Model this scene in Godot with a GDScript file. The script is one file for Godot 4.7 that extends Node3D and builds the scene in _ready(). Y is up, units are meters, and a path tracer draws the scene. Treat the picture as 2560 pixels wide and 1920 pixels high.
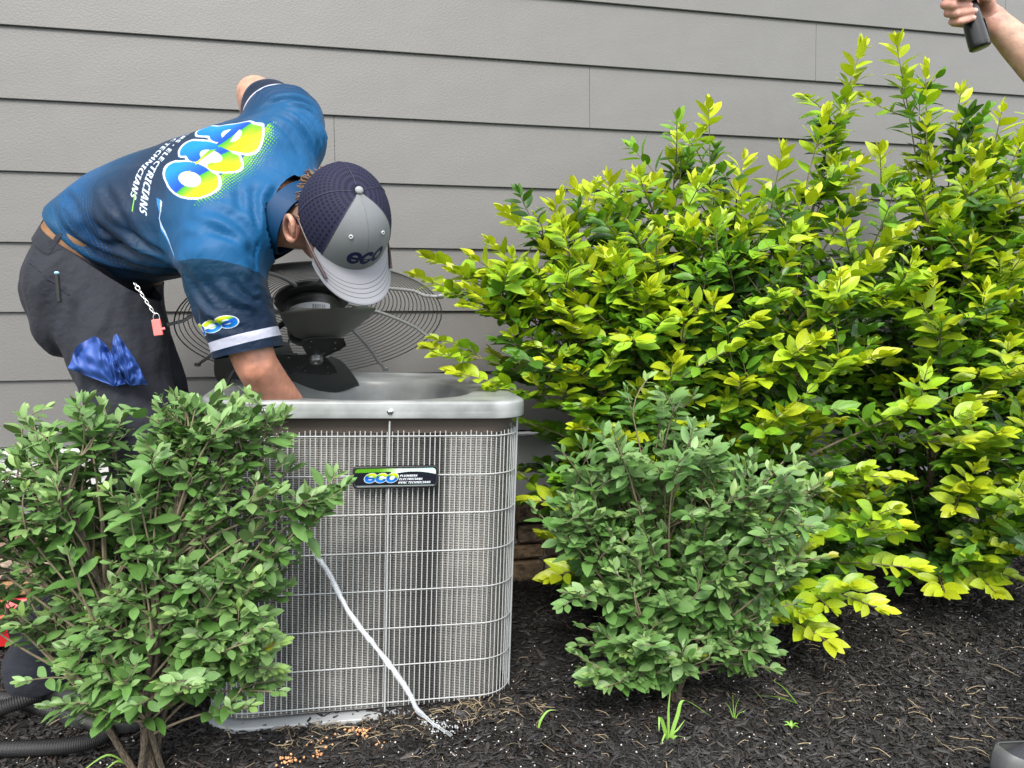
extends Node3D
# A technician in a blue work shirt bends over an open air conditioner beside a grey sided house.

var rng := RandomNumberGenerator.new()
var taken := {}
var M := {}

# ---------- mesh building ----------
class MB:
	var v := PackedVector3Array()
	var n := PackedVector3Array()
	var uv := PackedVector2Array()
	var c := PackedColorArray()
	var ix := PackedInt32Array()
	var col := Color.WHITE
	func vert(p: Vector3, t := Vector2.ZERO) -> int:
		v.append(p); uv.append(t); c.append(col)
		return v.size() - 1
	func tri(a: int, b: int, d: int) -> void:   # counter-clockwise seen from outside
		ix.append(a); ix.append(d); ix.append(b)
	func quad(a: int, b: int, d: int, e: int) -> void:
		tri(a, b, d); tri(a, d, e)
	func face(pts: Array) -> void:              # a flat polygon with corners of its own
		var s := v.size()
		for p in pts: vert(p)
		for k in range(1, pts.size() - 1): tri(s, s + k, s + k + 1)
	func tube(pts: Array, radii: Array, sides := 8, closed := false, caps := true, vscale := 1.0) -> void:
		var m := pts.size()
		var s := v.size()
		var up := Vector3.UP
		var along := 0.0
		var count := m + (1 if closed else 0)
		for q in count:
			var i := q % m
			var p: Vector3 = pts[i]
			var a: Vector3 = pts[i - 1] if i > 0 else (pts[m - 1] if closed else p)
			var b: Vector3 = pts[i + 1] if i < m - 1 else (pts[0] if closed else p)
			var t := (b - a).normalized()
			if q == 0:
				up = Vector3.UP if absf(t.y) < 0.9 else Vector3.RIGHT
			else:
				along += (p - pts[(q - 1) % m]).length()
			up = (up - t * up.dot(t)).normalized()
			var side := t.cross(up)
			var r: float = radii[i] if radii.size() > 1 else radii[0]
			for k in sides + 1:
				var f := TAU * k / sides
				vert(p + (up * cos(f) + side * sin(f)) * r, Vector2(float(k) / sides, along * vscale))
		var w := sides + 1
		for q in count - 1:
			for k in sides:
				var a := s + q * w + k
				quad(a, a + 1, a + w + 1, a + w)
		if caps and not closed:
			var c0 := vert(pts[0]); var c1 := vert(pts[m - 1])
			var e := s + (count - 1) * w
			for k in sides:
				tri(c0, s + k + 1, s + k)
				tri(c1, e + k, e + k + 1)
	func lathe(prof: Array, seg := 32) -> void:   # prof of Vector2(radius, height), from top outside down
		var s := v.size()
		for i in prof.size():
			for k in seg + 1:
				var f := TAU * k / seg
				vert(Vector3(cos(f) * prof[i].x, prof[i].y, sin(f) * prof[i].x), Vector2(float(k) / seg, float(i) / prof.size()))
		var w := seg + 1
		for i in prof.size() - 1:
			for k in seg:
				var a := s + i * w + k
				quad(a, a + 1, a + w + 1, a + w)
	func loft(loops: Array, closed := true, vv: Array = []) -> void:  # loops of equal length
		var s := v.size()
		var m: int = loops[0].size()
		for i in loops.size():
			for k in m + (1 if closed else 0):
				vert(loops[i][k % m], Vector2(float(k) / m, vv[i] if vv.size() else float(i) / loops.size()))
		var w := m + (1 if closed else 0)
		for i in loops.size() - 1:
			for k in w - 1:
				var a := s + i * w + k
				quad(a, a + 1, a + w + 1, a + w)
	func rbox(center: Vector3, size: Vector3, bev: float, basis := Basis()) -> void:
		var h := size * 0.5
		bev = minf(bev, minf(h.x, minf(h.y, h.z)) * 0.98)
		var q := h - Vector3.ONE * bev
		var at := func(x: float, y: float, z: float) -> Vector3: return center + basis * Vector3(x, y, z)
		for sgn in [-1.0, 1.0]:
			var pts := [at.call(sgn * h.x, -q.y, -q.z), at.call(sgn * h.x, q.y, -q.z), at.call(sgn * h.x, q.y, q.z), at.call(sgn * h.x, -q.y, q.z)]
			face(pts if sgn > 0 else [pts[3], pts[2], pts[1], pts[0]])
			pts = [at.call(-q.x, sgn * h.y, -q.z), at.call(-q.x, sgn * h.y, q.z), at.call(q.x, sgn * h.y, q.z), at.call(q.x, sgn * h.y, -q.z)]
			face(pts if sgn > 0 else [pts[3], pts[2], pts[1], pts[0]])
			pts = [at.call(-q.x, -q.y, sgn * h.z), at.call(q.x, -q.y, sgn * h.z), at.call(q.x, q.y, sgn * h.z), at.call(-q.x, q.y, sgn * h.z)]
			face(pts if sgn > 0 else [pts[3], pts[2], pts[1], pts[0]])
		for a in [-1.0, 1.0]:
			for b in [-1.0, 1.0]:
				var flip: bool = a * b < 0
				var e := [at.call(a * h.x, b * q.y, -q.z), at.call(a * q.x, b * h.y, -q.z), at.call(a * q.x, b * h.y, q.z), at.call(a * h.x, b * q.y, q.z)]
				face([e[3], e[2], e[1], e[0]] if flip else e)
				e = [at.call(-q.x, a * h.y, b * q.z), at.call(-q.x, a * q.y, b * h.z), at.call(q.x, a * q.y, b * h.z), at.call(q.x, a * h.y, b * q.z)]
				face([e[3], e[2], e[1], e[0]] if flip else e)
				e = [at.call(a * q.x, -q.y, b * h.z), at.call(a * h.x, -q.y, b * q.z), at.call(a * h.x, q.y, b * q.z), at.call(a * q.x, q.y, b * h.z)]
				face([e[3], e[2], e[1], e[0]] if flip else e)
				for d in [-1.0, 1.0]:
					e = [at.call(a * h.x, b * q.y, d * q.z), at.call(a * q.x, b * h.y, d * q.z), at.call(a * q.x, b * q.y, d * h.z)]
					face([e[2], e[1], e[0]] if a * b * d < 0 else e)
	func normals() -> void:
		n.resize(v.size())
		n.fill(Vector3.ZERO)
		for k in range(0, ix.size(), 3):
			var a := ix[k]; var b := ix[k + 2]; var d := ix[k + 1]
			var f := (v[b] - v[a]).cross(v[d] - v[a])
			n[a] += f; n[b] += f; n[d] += f
		for k in n.size(): n[k] = n[k].normalized()
	func weld_normals() -> void:   # vertices that share a place share a normal
		normals()
		var sum := {}
		for k in v.size():
			var key := Vector3i((v[k] * 5000.0).round())
			sum[key] = sum.get(key, Vector3.ZERO) + n[k]
		for k in v.size(): n[k] = (sum[Vector3i((v[k] * 5000.0).round())] as Vector3).normalized()
	func mesh() -> ArrayMesh:
		if n.size() != v.size(): normals()
		var a := []
		a.resize(Mesh.ARRAY_MAX)
		a[Mesh.ARRAY_VERTEX] = v; a[Mesh.ARRAY_NORMAL] = n; a[Mesh.ARRAY_TEX_UV] = uv; a[Mesh.ARRAY_COLOR] = c; a[Mesh.ARRAY_INDEX] = ix
		var m := ArrayMesh.new()
		m.add_surface_from_arrays(Mesh.PRIMITIVE_TRIANGLES, a)
		return m

# ---------- signed distance body builder (smooth union of swept ellipses, meshed as surface nets) ----------
class Sdf:
	var o: Vector3
	var h: float
	var nx: int
	var ny: int
	var nz: int
	var f := PackedFloat32Array()
	func _init(lo: Vector3, hi: Vector3, cell: float) -> void:
		o = lo; h = cell
		nx = int((hi.x - lo.x) / cell) + 2; ny = int((hi.y - lo.y) / cell) + 2; nz = int((hi.z - lo.z) / cell) + 2
		f.resize(nx * ny * nz); f.fill(1.0)
	# rings: [centre, lateral, dorsal, half lateral, half dorsal, half ventral]
	func chain(rings: Array, k: float, sub := false) -> void:
		var g := PackedFloat32Array()
		g.resize(f.size()); g.fill(1.0)
		var mar := 3.0 * h + k
		var lox := nx; var loy := ny; var loz := nz
		var hix := 0; var hiy := 0; var hiz := 0
		for i in rings.size() - 1:
			var A: Vector3 = rings[i][0]; var B: Vector3 = rings[i + 1][0]
			var LA: Vector3 = rings[i][1]; var LB: Vector3 = rings[i + 1][1]
			var NA: Vector3 = rings[i][2]; var NB: Vector3 = rings[i + 1][2]
			var aA: float = rings[i][3]; var aB: float = rings[i + 1][3]
			var bA: float = rings[i][4]; var bB: float = rings[i + 1][4]
			var cA: float = rings[i][5]; var cB: float = rings[i + 1][5]
			var rr := maxf(maxf(maxf(aA, aB), maxf(bA, bB)), maxf(cA, cB)) + mar
			var AB := B - A
			var ll := maxf(AB.length(), 1e-5)
			var inv := 1.0 / (ll * ll)
			var round_one := aA == bA and bA == cA and aB == bB and bB == cB
			var x0 := maxi(0, int((minf(A.x, B.x) - rr - o.x) / h)); var x1 := mini(nx - 1, int((maxf(A.x, B.x) + rr - o.x) / h) + 1)
			var y0 := maxi(0, int((minf(A.y, B.y) - rr - o.y) / h)); var y1 := mini(ny - 1, int((maxf(A.y, B.y) + rr - o.y) / h) + 1)
			var z0 := maxi(0, int((minf(A.z, B.z) - rr - o.z) / h)); var z1 := mini(nz - 1, int((maxf(A.z, B.z) + rr - o.z) / h) + 1)
			lox = mini(lox, x0); loy = mini(loy, y0); loz = mini(loz, z0)
			hix = maxi(hix, x1); hiy = maxi(hiy, y1); hiz = maxi(hiz, z1)
			for z in range(z0, z1 + 1):
				for y in range(y0, y1 + 1):
					var at := (z * ny + y) * nx
					for x in range(x0, x1 + 1):
						var q := Vector3(o.x + x * h, o.y + y * h, o.z + z * h) - A
						var s := q.dot(AB) * inv
						var t := clampf(s, 0.0, 1.0)
						var d3 := q - AB * t
						if d3.length_squared() > rr * rr: continue
						if round_one:
							var dr := d3.length() - lerpf(aA, aB, t)
							if dr < g[at + x]: g[at + x] = dr
							continue
						var l := d3.dot(LA.lerp(LB, t)); var m := d3.dot(NA.lerp(NB, t))
						var ax := (s - t) * ll
						var a := lerpf(aA, aB, t)
						var b := lerpf(bA, bB, t) if m > 0.0 else lerpf(cA, cB, t)
						var c := minf(a, b)
						var e := sqrt(l * l / (a * a) + m * m / (b * b) + ax * ax / (c * c))
						var d := -c
						if e > 0.02: d = sqrt(l * l + m * m + ax * ax) * (1.0 - 1.0 / e)
						if d < g[at + x]: g[at + x] = d
		for z in range(loz, hiz + 1):
			for y in range(loy, hiy + 1):
				var at := (z * ny + y) * nx
				for x in range(lox, hix + 1):
					var d := g[at + x]
					if d > 0.99: continue
					var u := f[at + x]
					if sub:
						f[at + x] = maxf(u, -d)
						continue
					var w := absf(u - d)
					if w < k: f[at + x] = minf(u, d) - (k - w) * (k - w) / (4.0 * k)
					elif d < u: f[at + x] = d
	func ball(c: Vector3, r: Vector3, k: float, bx := Basis(), sub := false) -> void:
		var e := 0.0005
		chain([[c - bx.y * e, bx.x, bx.z, r.x, r.z, r.z], [c + bx.y * e, bx.x, bx.z, r.x, r.z, r.z]], k, sub) if absf(r.y - minf(r.x, r.z)) < 1e-4 else chain([[c - bx.y * maxf(r.y - minf(r.x, r.z), e), bx.x, bx.z, r.x * 0.94, r.z * 0.94, r.z * 0.94], [c, bx.x, bx.z, r.x, r.z, r.z], [c + bx.y * maxf(r.y - minf(r.x, r.z), e), bx.x, bx.z, r.x * 0.94, r.z * 0.94, r.z * 0.94]], k, sub)
	func rod(pts: Array, radii: Array, k: float) -> void:
		var rings := []
		for i in pts.size():
			var t: Vector3 = (pts[mini(i + 1, pts.size() - 1)] - pts[maxi(i - 1, 0)]).normalized()
			var l := t.cross(Vector3(0.31, 0.2, 0.93)).normalized()
			rings.append([pts[i], l, l.cross(t), radii[i], radii[i], radii[i]])
		chain(rings, k)
	func surface(into: MB) -> void:
		var base := into.v.size()
		var id := PackedInt32Array()
		id.resize(f.size()); id.fill(-1)
		var sx := 1; var sy := nx; var sz := nx * ny
		var lim := 1.9 * h
		for z in nz - 1:
			for y in ny - 1:
				var row := (z * ny + y) * nx
				for x in nx - 1:
					var a := row + x
					var d0 := f[a]
					if d0 > lim or d0 < -lim: continue
					var d1 := f[a + 1]; var d2 := f[a + sy]; var d3 := f[a + sy + 1]
					var d4 := f[a + sz]; var d5 := f[a + sz + 1]; var d6 := f[a + sz + sy]; var d7 := f[a + sz + sy + 1]
					var neg := int(d0 < 0) + int(d1 < 0) + int(d2 < 0) + int(d3 < 0) + int(d4 < 0) + int(d5 < 0) + int(d6 < 0) + int(d7 < 0)
					if neg == 0 or neg == 8: continue
					var p := Vector3.ZERO
					var cnt := 0
					if (d0 < 0) != (d1 < 0): p += Vector3(d0 / (d0 - d1), 0, 0); cnt += 1
					if (d2 < 0) != (d3 < 0): p += Vector3(d2 / (d2 - d3), 1, 0); cnt += 1
					if (d4 < 0) != (d5 < 0): p += Vector3(d4 / (d4 - d5), 0, 1); cnt += 1
					if (d6 < 0) != (d7 < 0): p += Vector3(d6 / (d6 - d7), 1, 1); cnt += 1
					if (d0 < 0) != (d2 < 0): p += Vector3(0, d0 / (d0 - d2), 0); cnt += 1
					if (d1 < 0) != (d3 < 0): p += Vector3(1, d1 / (d1 - d3), 0); cnt += 1
					if (d4 < 0) != (d6 < 0): p += Vector3(0, d4 / (d4 - d6), 1); cnt += 1
					if (d5 < 0) != (d7 < 0): p += Vector3(1, d5 / (d5 - d7), 1); cnt += 1
					if (d0 < 0) != (d4 < 0): p += Vector3(0, 0, d0 / (d0 - d4)); cnt += 1
					if (d1 < 0) != (d5 < 0): p += Vector3(1, 0, d1 / (d1 - d5)); cnt += 1
					if (d2 < 0) != (d6 < 0): p += Vector3(0, 1, d2 / (d2 - d6)); cnt += 1
					if (d3 < 0) != (d7 < 0): p += Vector3(1, 1, d3 / (d3 - d7)); cnt += 1
					p /= cnt
					id[a] = into.vert(o + (Vector3(x, y, z) + p) * h)
		for z in range(1, nz - 1):
			for y in range(1, ny - 1):
				var row := (z * ny + y) * nx
				for x in range(1, nx - 1):
					var a := row + x
					var d0 := f[a]
					if d0 > lim or d0 < -lim: continue
					var s := d0 < 0
					if s != (f[a + 1] < 0):
						_q(into, id[a - sy - sz], id[a - sz], id[a], id[a - sy], s)
					if s != (f[a + sy] < 0):
						_q(into, id[a - sx - sz], id[a - sx], id[a], id[a - sz], s)
					if s != (f[a + sz] < 0):
						_q(into, id[a - sx - sy], id[a - sy], id[a], id[a - sx], s)
		# one pass of smoothing keeps the nets from showing as steps
		var sum := PackedVector3Array(); var num := PackedInt32Array()
		sum.resize(into.v.size()); num.resize(into.v.size())
		for k in range(0, into.ix.size(), 3):
			var a := into.ix[k]; var b := into.ix[k + 1]; var c := into.ix[k + 2]
			if a < base: continue
			sum[a] += into.v[b] + into.v[c]; num[a] += 2
			sum[b] += into.v[a] + into.v[c]; num[b] += 2
			sum[c] += into.v[a] + into.v[b]; num[c] += 2
		for k in range(base, into.v.size()):
			if num[k]: into.v[k] = into.v[k].lerp(sum[k] / num[k], 0.5)
	func _q(m: MB, a: int, b: int, c: int, d: int, s: bool) -> void:
		if a < 0 or b < 0 or c < 0 or d < 0: return
		if s: m.quad(a, b, c, d)
		else: m.quad(d, c, b, a)

func clip(m: MB, s: PackedFloat32Array) -> Array:   # cut a mesh along s = 0: [where s > 0, where s < 0]
	if m.n.size() != m.v.size(): m.normals()
	var out := [MB.new(), MB.new()]
	var map := [{}, {}]
	var put := func(w: int, i: int, j: int, t: float) -> int:
		var key := i if t == 0.0 else (mini(i, j) * 2097152 + maxi(i, j) + 1000000000000)
		if map[w].has(key): return map[w][key]
		var q: MB = out[w]
		q.v.append(m.v[i].lerp(m.v[j], t)); q.n.append(m.n[i].lerp(m.n[j], t).normalized()); q.uv.append(m.uv[i].lerp(m.uv[j], t)); q.c.append(m.c[i].lerp(m.c[j], t))
		map[w][key] = q.v.size() - 1
		return q.v.size() - 1
	for k in range(0, m.ix.size(), 3):
		var id := [m.ix[k], m.ix[k + 1], m.ix[k + 2]]
		var pos := int(s[id[0]] > 0) + int(s[id[1]] > 0) + int(s[id[2]] > 0)
		if pos == 3 or pos == 0:
			var w := 0 if pos == 3 else 1
			for i in id: (out[w] as MB).ix.append(put.call(w, i, i, 0.0))
			continue
		for w in 2:
			var poly := []
			for e in 3:
				var i: int = id[e]; var j: int = id[(e + 1) % 3]
				var inside := (s[i] > 0) == (w == 0)
				if inside: poly.append(put.call(w, i, i, 0.0))
				if (s[i] > 0) != (s[j] > 0): poly.append(put.call(w, i, j, s[i] / (s[i] - s[j])))
			for e in range(1, poly.size() - 1):
				(out[w] as MB).ix.append(poly[0]); (out[w] as MB).ix.append(poly[e]); (out[w] as MB).ix.append(poly[e + 1])
	return out

# ---------- naming ----------
func numbered(called: String) -> String:
	if not taken.has(called):
		taken[called] = 0
		return called
	taken[called] += 1
	return "%s_%03d" % [called, taken[called]]

func tag(o: Node3D, label: String, category: String, group := "") -> void:
	o.set_meta("label", label); o.set_meta("category", category)
	if group: o.set_meta("group", group)

func thing(called: String, label: String, category: String, at := Vector3.ZERO, group := "") -> Node3D:
	var o := Node3D.new()
	o.name = numbered(called); add_child(o, true); o.position = at
	tag(o, label, category, group)
	return o

# shapes are built in world axes; a part is shifted back by the place of its thing
func part(called: String, m: Variant, mat: Material, parent: Node3D, stuff := false, local := false) -> MeshInstance3D:
	var o := MeshInstance3D.new()
	o.name = called; o.mesh = m.mesh() if m is MB else m
	o.material_override = mat
	parent.add_child(o, true)
	if not local:
		o.position = -parent.position if parent.get_parent() == self else Vector3.ZERO
	if stuff: o.set_meta("kind", "stuff")
	return o

func solo(called: String, m: Variant, mat: Material, label: String, category: String, group := "") -> MeshInstance3D:
	var o := MeshInstance3D.new()
	o.name = numbered(called); o.mesh = m.mesh() if m is MB else m
	o.material_override = mat
	add_child(o, true); tag(o, label, category, group)
	return o

func struct(called: String, m: Variant, mat: Material) -> MeshInstance3D:
	var o := MeshInstance3D.new()
	o.name = numbered(called); o.mesh = m.mesh() if m is MB else m
	o.material_override = mat
	add_child(o, true); o.set_meta("kind", "structure")
	return o

func scatter(called: String, m: Mesh, mat: Material, xf: Array, cols: Array, parent: Node3D = self) -> MultiMeshInstance3D:
	var mm := MultiMesh.new()
	mm.transform_format = MultiMesh.TRANSFORM_3D
	mm.use_colors = true
	mm.mesh = m
	mm.instance_count = xf.size()
	for k in xf.size():
		mm.set_instance_transform(k, xf[k]); mm.set_instance_color(k, cols[k])
	var o := MultiMeshInstance3D.new()
	o.name = numbered(called) if parent == self else called
	o.multimesh = mm; o.material_override = mat
	parent.add_child(o, true); o.set_meta("kind", "stuff")
	if parent != self and parent.get_parent() == self: o.position = -parent.position
	return o

# ---------- materials and textures ----------
func lin(r: float, g: float, b: float) -> Color:      # a linear base colour
	return Color(r, g, b).linear_to_srgb()

func mat(color: Color, rough := 0.7, metal := 0.0) -> StandardMaterial3D:
	var m := StandardMaterial3D.new()
	m.albedo_color = color; m.roughness = rough; m.metallic = metal
	return m

func noise(freq: float, sd: int, size := 512, octaves := 4, lo := 0.0, hi := 1.0, kind := FastNoiseLite.TYPE_SIMPLEX_SMOOTH) -> NoiseTexture2D:
	var f := FastNoiseLite.new()
	f.noise_type = kind; f.frequency = freq; f.seed = sd; f.fractal_octaves = octaves
	var t := NoiseTexture2D.new()
	t.width = size; t.height = size; t.seamless = true; t.noise = f
	var g := Gradient.new()
	g.set_color(0, Color(lo, lo, lo)); g.set_color(1, Color(hi, hi, hi))
	t.color_ramp = g
	return t

func tri_map(m: StandardMaterial3D, scale: Vector3, world := true) -> StandardMaterial3D:
	m.uv1_triplanar = true; m.uv1_world_triplanar = world; m.uv1_scale = scale
	return m

func bump(m: StandardMaterial3D, t: Texture2D, cm: float) -> StandardMaterial3D:
	m.heightmap_enabled = true; m.heightmap_texture = t; m.heightmap_scale = cm
	return m

func vcol(m: StandardMaterial3D) -> StandardMaterial3D:
	m.vertex_color_use_as_albedo = true
	return m

func curve(ctrl: Array, steps: int) -> Array:      # Catmull-Rom through points
	var out := []
	var m := ctrl.size()
	for i in m - 1:
		var a: Vector3 = ctrl[maxi(i - 1, 0)]; var b: Vector3 = ctrl[i]; var c: Vector3 = ctrl[i + 1]; var d: Vector3 = ctrl[mini(i + 2, m - 1)]
		for k in steps:
			out.append(b.cubic_interpolate(c, a, d, float(k) / steps))
	out.append(ctrl[m - 1])
	return out

func rr(a: float, b: float) -> float:
	return rng.randf_range(a, b)

func _ready() -> void:
	rng.seed = 20240611
	# camera
	var cam := Camera3D.new()
	cam.fov = 52.66; cam.near = 0.05; cam.far = 200.0
	add_child(cam)
	cam.position = Vector3(0, 0.93, 2.49)
	cam.rotation = Vector3(deg_to_rad(-6.03), deg_to_rad(-12.65), 0)
	cam.current = true
	# sky and exposure
	var we := WorldEnvironment.new()
	var env := Environment.new()
	var sky := Sky.new()
	var psm := ProceduralSkyMaterial.new()
	psm.sky_top_color = Color(0.96, 0.98, 1.0); psm.sky_horizon_color = Color(0.86, 0.88, 0.90); psm.sky_curve = 0.35
	psm.ground_horizon_color = Color(0.42, 0.45, 0.38); psm.ground_bottom_color = Color(0.25, 0.28, 0.2)
	psm.sun_angle_max = 1.0
	sky.sky_material = psm
	env.background_mode = Environment.BG_SKY; env.sky = sky
	env.background_energy_multiplier = 1.0
	env.tonemap_mode = Environment.TONE_MAPPER_LINEAR
	env.tonemap_exposure = 3.5
	env.sdfgi_enabled = true; env.ssao_enabled = true; env.ssil_enabled = true
	we.environment = env
	add_child(we)
	var sun := DirectionalLight3D.new()
	sun.light_energy = 0.5; sun.light_angular_distance = 22.0; sun.light_color = Color(1.0, 0.975, 0.94); sun.shadow_enabled = true
	add_child(sun)
	sun.look_at_from_position(Vector3(-1.0, 3.8, 3.4), Vector3.ZERO, Vector3.UP)
	materials()
	build_ground()
	build_house()
	build_conditioner()
	build_fan()
	build_technician()
	build_second_person()
	build_shrubs()
	build_small_things()
	print("built in %d ms" % Time.get_ticks_msec())

func materials() -> void:
	var siding := mat(lin(0.124, 0.121, 0.118), 0.5)
	bump(siding, noise(0.06, 3, 512, 3), 0.035)
	siding.albedo_texture = noise(0.003, 8, 512, 5, 0.965, 1.0)
	M.siding = tri_map(siding, Vector3(3.2, 4.2, 3.2))
	M.trim = tri_map(bump(mat(lin(0.50, 0.50, 0.51), 0.5), noise(0.03, 4, 256, 3), 0.03), Vector3(3, 6, 3))
	var bark := mat(lin(0.16, 0.125, 0.085), 0.9)
	bark.albedo_texture = noise(0.02, 21, 256, 4, 0.45, 1.0)
	bark.uv1_scale = Vector3(2, 14, 1)
	M.bark = bump(bark, noise(0.03, 22, 256, 4), 0.25)
	var twig := mat(lin(0.24, 0.2, 0.12), 0.8)
	twig.albedo_texture = noise(0.03, 23, 128, 3, 0.6, 1.0); twig.uv1_scale = Vector3(1, 20, 1)
	M.twig = twig
	M.galv = mat(lin(0.30, 0.315, 0.33), 0.42, 0.0)
	M.steel = mat(lin(0.6, 0.6, 0.6), 0.28, 1.0)
	M.black = mat(lin(0.012, 0.012, 0.013), 0.45)
	M.rubber = mat(lin(0.02, 0.02, 0.021), 0.6)

func soil(x: float, z: float) -> float:      # height of the mulch
	return 0.012 * sin(x * 3.1 + z * 2.3) * sin(z * 4.3 - x * 1.1) + 0.006 * sin(x * 11.0 + 1.3) * sin(z * 13.0) + 0.0035 * sin(x * 37.0 + z * 21.0) * sin(z * 41.0 - x * 9.0)

func build_ground() -> void:
	# lawn far beyond the bed, behind the camera
	var lawn := MB.new()
	lawn.face([Vector3(-90, -0.05, 90), Vector3(90, -0.05, 90), Vector3(90, -0.05, -90), Vector3(-90, -0.05, -90)])
	var gm := mat(lin(0.05, 0.085, 0.025), 0.9)
	gm.albedo_texture = noise(0.02, 31, 512, 5, 0.5, 1.0)
	struct("ground", lawn, tri_map(gm, Vector3(0.7, 0.7, 0.7)))
	var bed := MB.new()
	var nx := 250; var nz := 130
	for j in nz + 1:
		for i in nx + 1:
			var x := lerpf(-2.6, 4.2, float(i) / nx); var z := lerpf(-0.04, 3.6, float(j) / nz)
			bed.vert(Vector3(x, soil(x, z), z), Vector2(x, z))
	for j in nz:
		for i in nx:
			var a := j * (nx + 1) + i
			bed.quad(a, a + nx + 1, a + nx + 2, a + 1)
	var mm := mat(lin(0.02, 0.018, 0.017), 0.85)
	mm.albedo_texture = noise(0.03, 32, 512, 5, 0.35, 1.0)
	bump(mm, noise(0.035, 33, 512, 5), 1.2)
	struct("mulch_bed", bed, tri_map(mm, Vector3(3.5, 3.5, 3.5)))
	# shredded bark chips
	var shapes := []
	for s in 7:
		var b := MB.new()
		var l := 0.5
		var w := rr(0.10, 0.22); var t := rr(0.05, 0.10)
		var bend := rr(-0.12, 0.14); var skew := rr(-0.12, 0.12)
		var loops := []
		for q in 4:
			var f := q / 3.0
			var z := lerpf(-l, l, f)
			var taper: float = [0.35, 1.0, 0.85, 0.25][q] * rr(0.8, 1.2)
			var cx := skew * (f - 0.5) + rr(-0.03, 0.03); var cy := bend * (1.0 - 4.0 * (f - 0.5) * (f - 0.5))
			loops.append([Vector3(cx - w * taper, cy - t * 0.4, z), Vector3(cx - w * taper * 0.7, cy + t * rr(0.5, 0.9), z), Vector3(cx + w * taper * 0.6, cy + t * rr(0.6, 1.0), z), Vector3(cx + w * taper, cy - t * 0.2, z)])
		b.loft(loops)
		shapes.append(b.mesh())
	var chip := vcol(mat(Color.WHITE, 0.62))
	chip.albedo_texture = noise(0.05, 34, 128, 3, 0.55, 1.0)
	var soaked := vcol(mat(Color.WHITE, 0.16))
	var counts := [19000, 19000, 17000, 16000, 15000, 11000, 11000]
	for s in 7:
		var xf := []; var cols := []
		var wxf := []; var wcols := []
		for k in counts[s]:
			var x := rr(-1.5, 2.9); var z := rr(0.02, 1.62)
			if rng.randf() < 0.35: z = rr(0.7, 1.5)
			if x > -0.27 and x < 0.33 and z > 0.14 and z < 0.76: continue
			var wet := Vector2(x - 0.215, (z - 0.94) * 1.5).length() < 0.075 + 0.03 * sin(x * 60.0) or (absf(x - 0.29 - (z - 0.94) * 1.2) < 0.05 and z > 0.94 and z < 1.06)
			var len := rr(0.007, 0.026) * (1.5 if rng.randf() < 0.12 else 1.0)
			var bs := Basis(Vector3.UP, rr(0, TAU)) * Basis(Vector3.RIGHT, rr(-0.4, 0.4)) * Basis(Vector3.BACK, rr(-0.7, 0.7))
			bs = bs.scaled_local(Vector3(len * rr(0.7, 1.3), len, len))
			xf.append(Transform3D(bs, Vector3(x, soil(x, z) + rr(-0.001, 0.007), z)))
			var g := rng.randf()
			var c := Color(0.018, 0.0155, 0.0147) * rr(0.5, 1.9)
			if g > 0.9: c = Color(0.06, 0.05, 0.045) * rr(0.4, 1.2)
			elif g > 0.78: c = Color(0.032, 0.031, 0.033) * rr(0.6, 1.4)
			elif g > 0.72: c = Color(0.034, 0.02, 0.015) * rr(0.6, 1.3)
			if wet:
				wxf.append(xf.pop_back()); wcols.append(c * 0.6)
				continue
			cols.append(c)
		scatter("bark_chips", shapes[s], chip, xf, cols)
		if wxf.size(): scatter("wet_bark_chips", shapes[s], soaked, wxf, wcols)
	# dry straw and pine needles
	var st := MB.new()
	st.tube([Vector3(0, 0, -0.5), Vector3(0.02, 0.06, -0.2), Vector3(0.03, 0.08, 0.15), Vector3(-0.04, 0.01, 0.5)], [0.016, 0.02, 0.018, 0.01], 5)
	var st2 := MB.new()
	st2.tube([Vector3(0, 0, -0.5), Vector3(0.09, 0.03, -0.15), Vector3(0.1, 0.09, 0.2), Vector3(0.0, 0.05, 0.5)], [0.013, 0.018, 0.018, 0.012], 5)
	var straw := vcol(mat(Color.WHITE, 0.75))
	for s in 2:
		var xf := []; var cols := []
		for k in 600:
			var x := rr(-1.3, 2.7); var z := rr(0.3, 1.55)
			if rng.randf() < 0.17: x = rr(-0.15, 0.45); z = 0.81 + 0.09 * pow(rng.randf(), 1.6)
			elif rng.randf() < 0.04:
				x = rr(1.2, 1.5); z = rr(0.95, 1.25)
			if x > -0.31 and x < 0.37 and z > 0.10 and z < 0.80: continue
			var len := rr(0.012, 0.045) * (1.6 if rng.randf() < 0.12 else 1.0)
			var bs := Basis(Vector3.UP, rr(0, TAU)) * Basis(Vector3.RIGHT, rr(-0.25, 0.25)) * Basis(Vector3.BACK, rr(-2.0, 2.0))
			var th := rr(0.0008, 0.0014) / 0.018
			xf.append(Transform3D(bs.scaled_local(Vector3(lerpf(len, th, 0.4), lerpf(len, th, 0.4), len)), Vector3(x, soil(x, z) + rr(0.004, 0.011), z)))
			cols.append(Color(0.30, 0.235, 0.145) * rr(0.3, 1.15))
		scatter("dry_straw", (st if s == 0 else st2).mesh(), straw, xf, cols)
	# white grit and orange crumbs
	var gr := MB.new()
	gr.lathe([Vector2(0.0, 0.45), Vector2(0.3, 0.32), Vector2(0.5, 0.0), Vector2(0.35, -0.3), Vector2(0.0, -0.4)], 7)
	var xf := []; var cols := []
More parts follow.
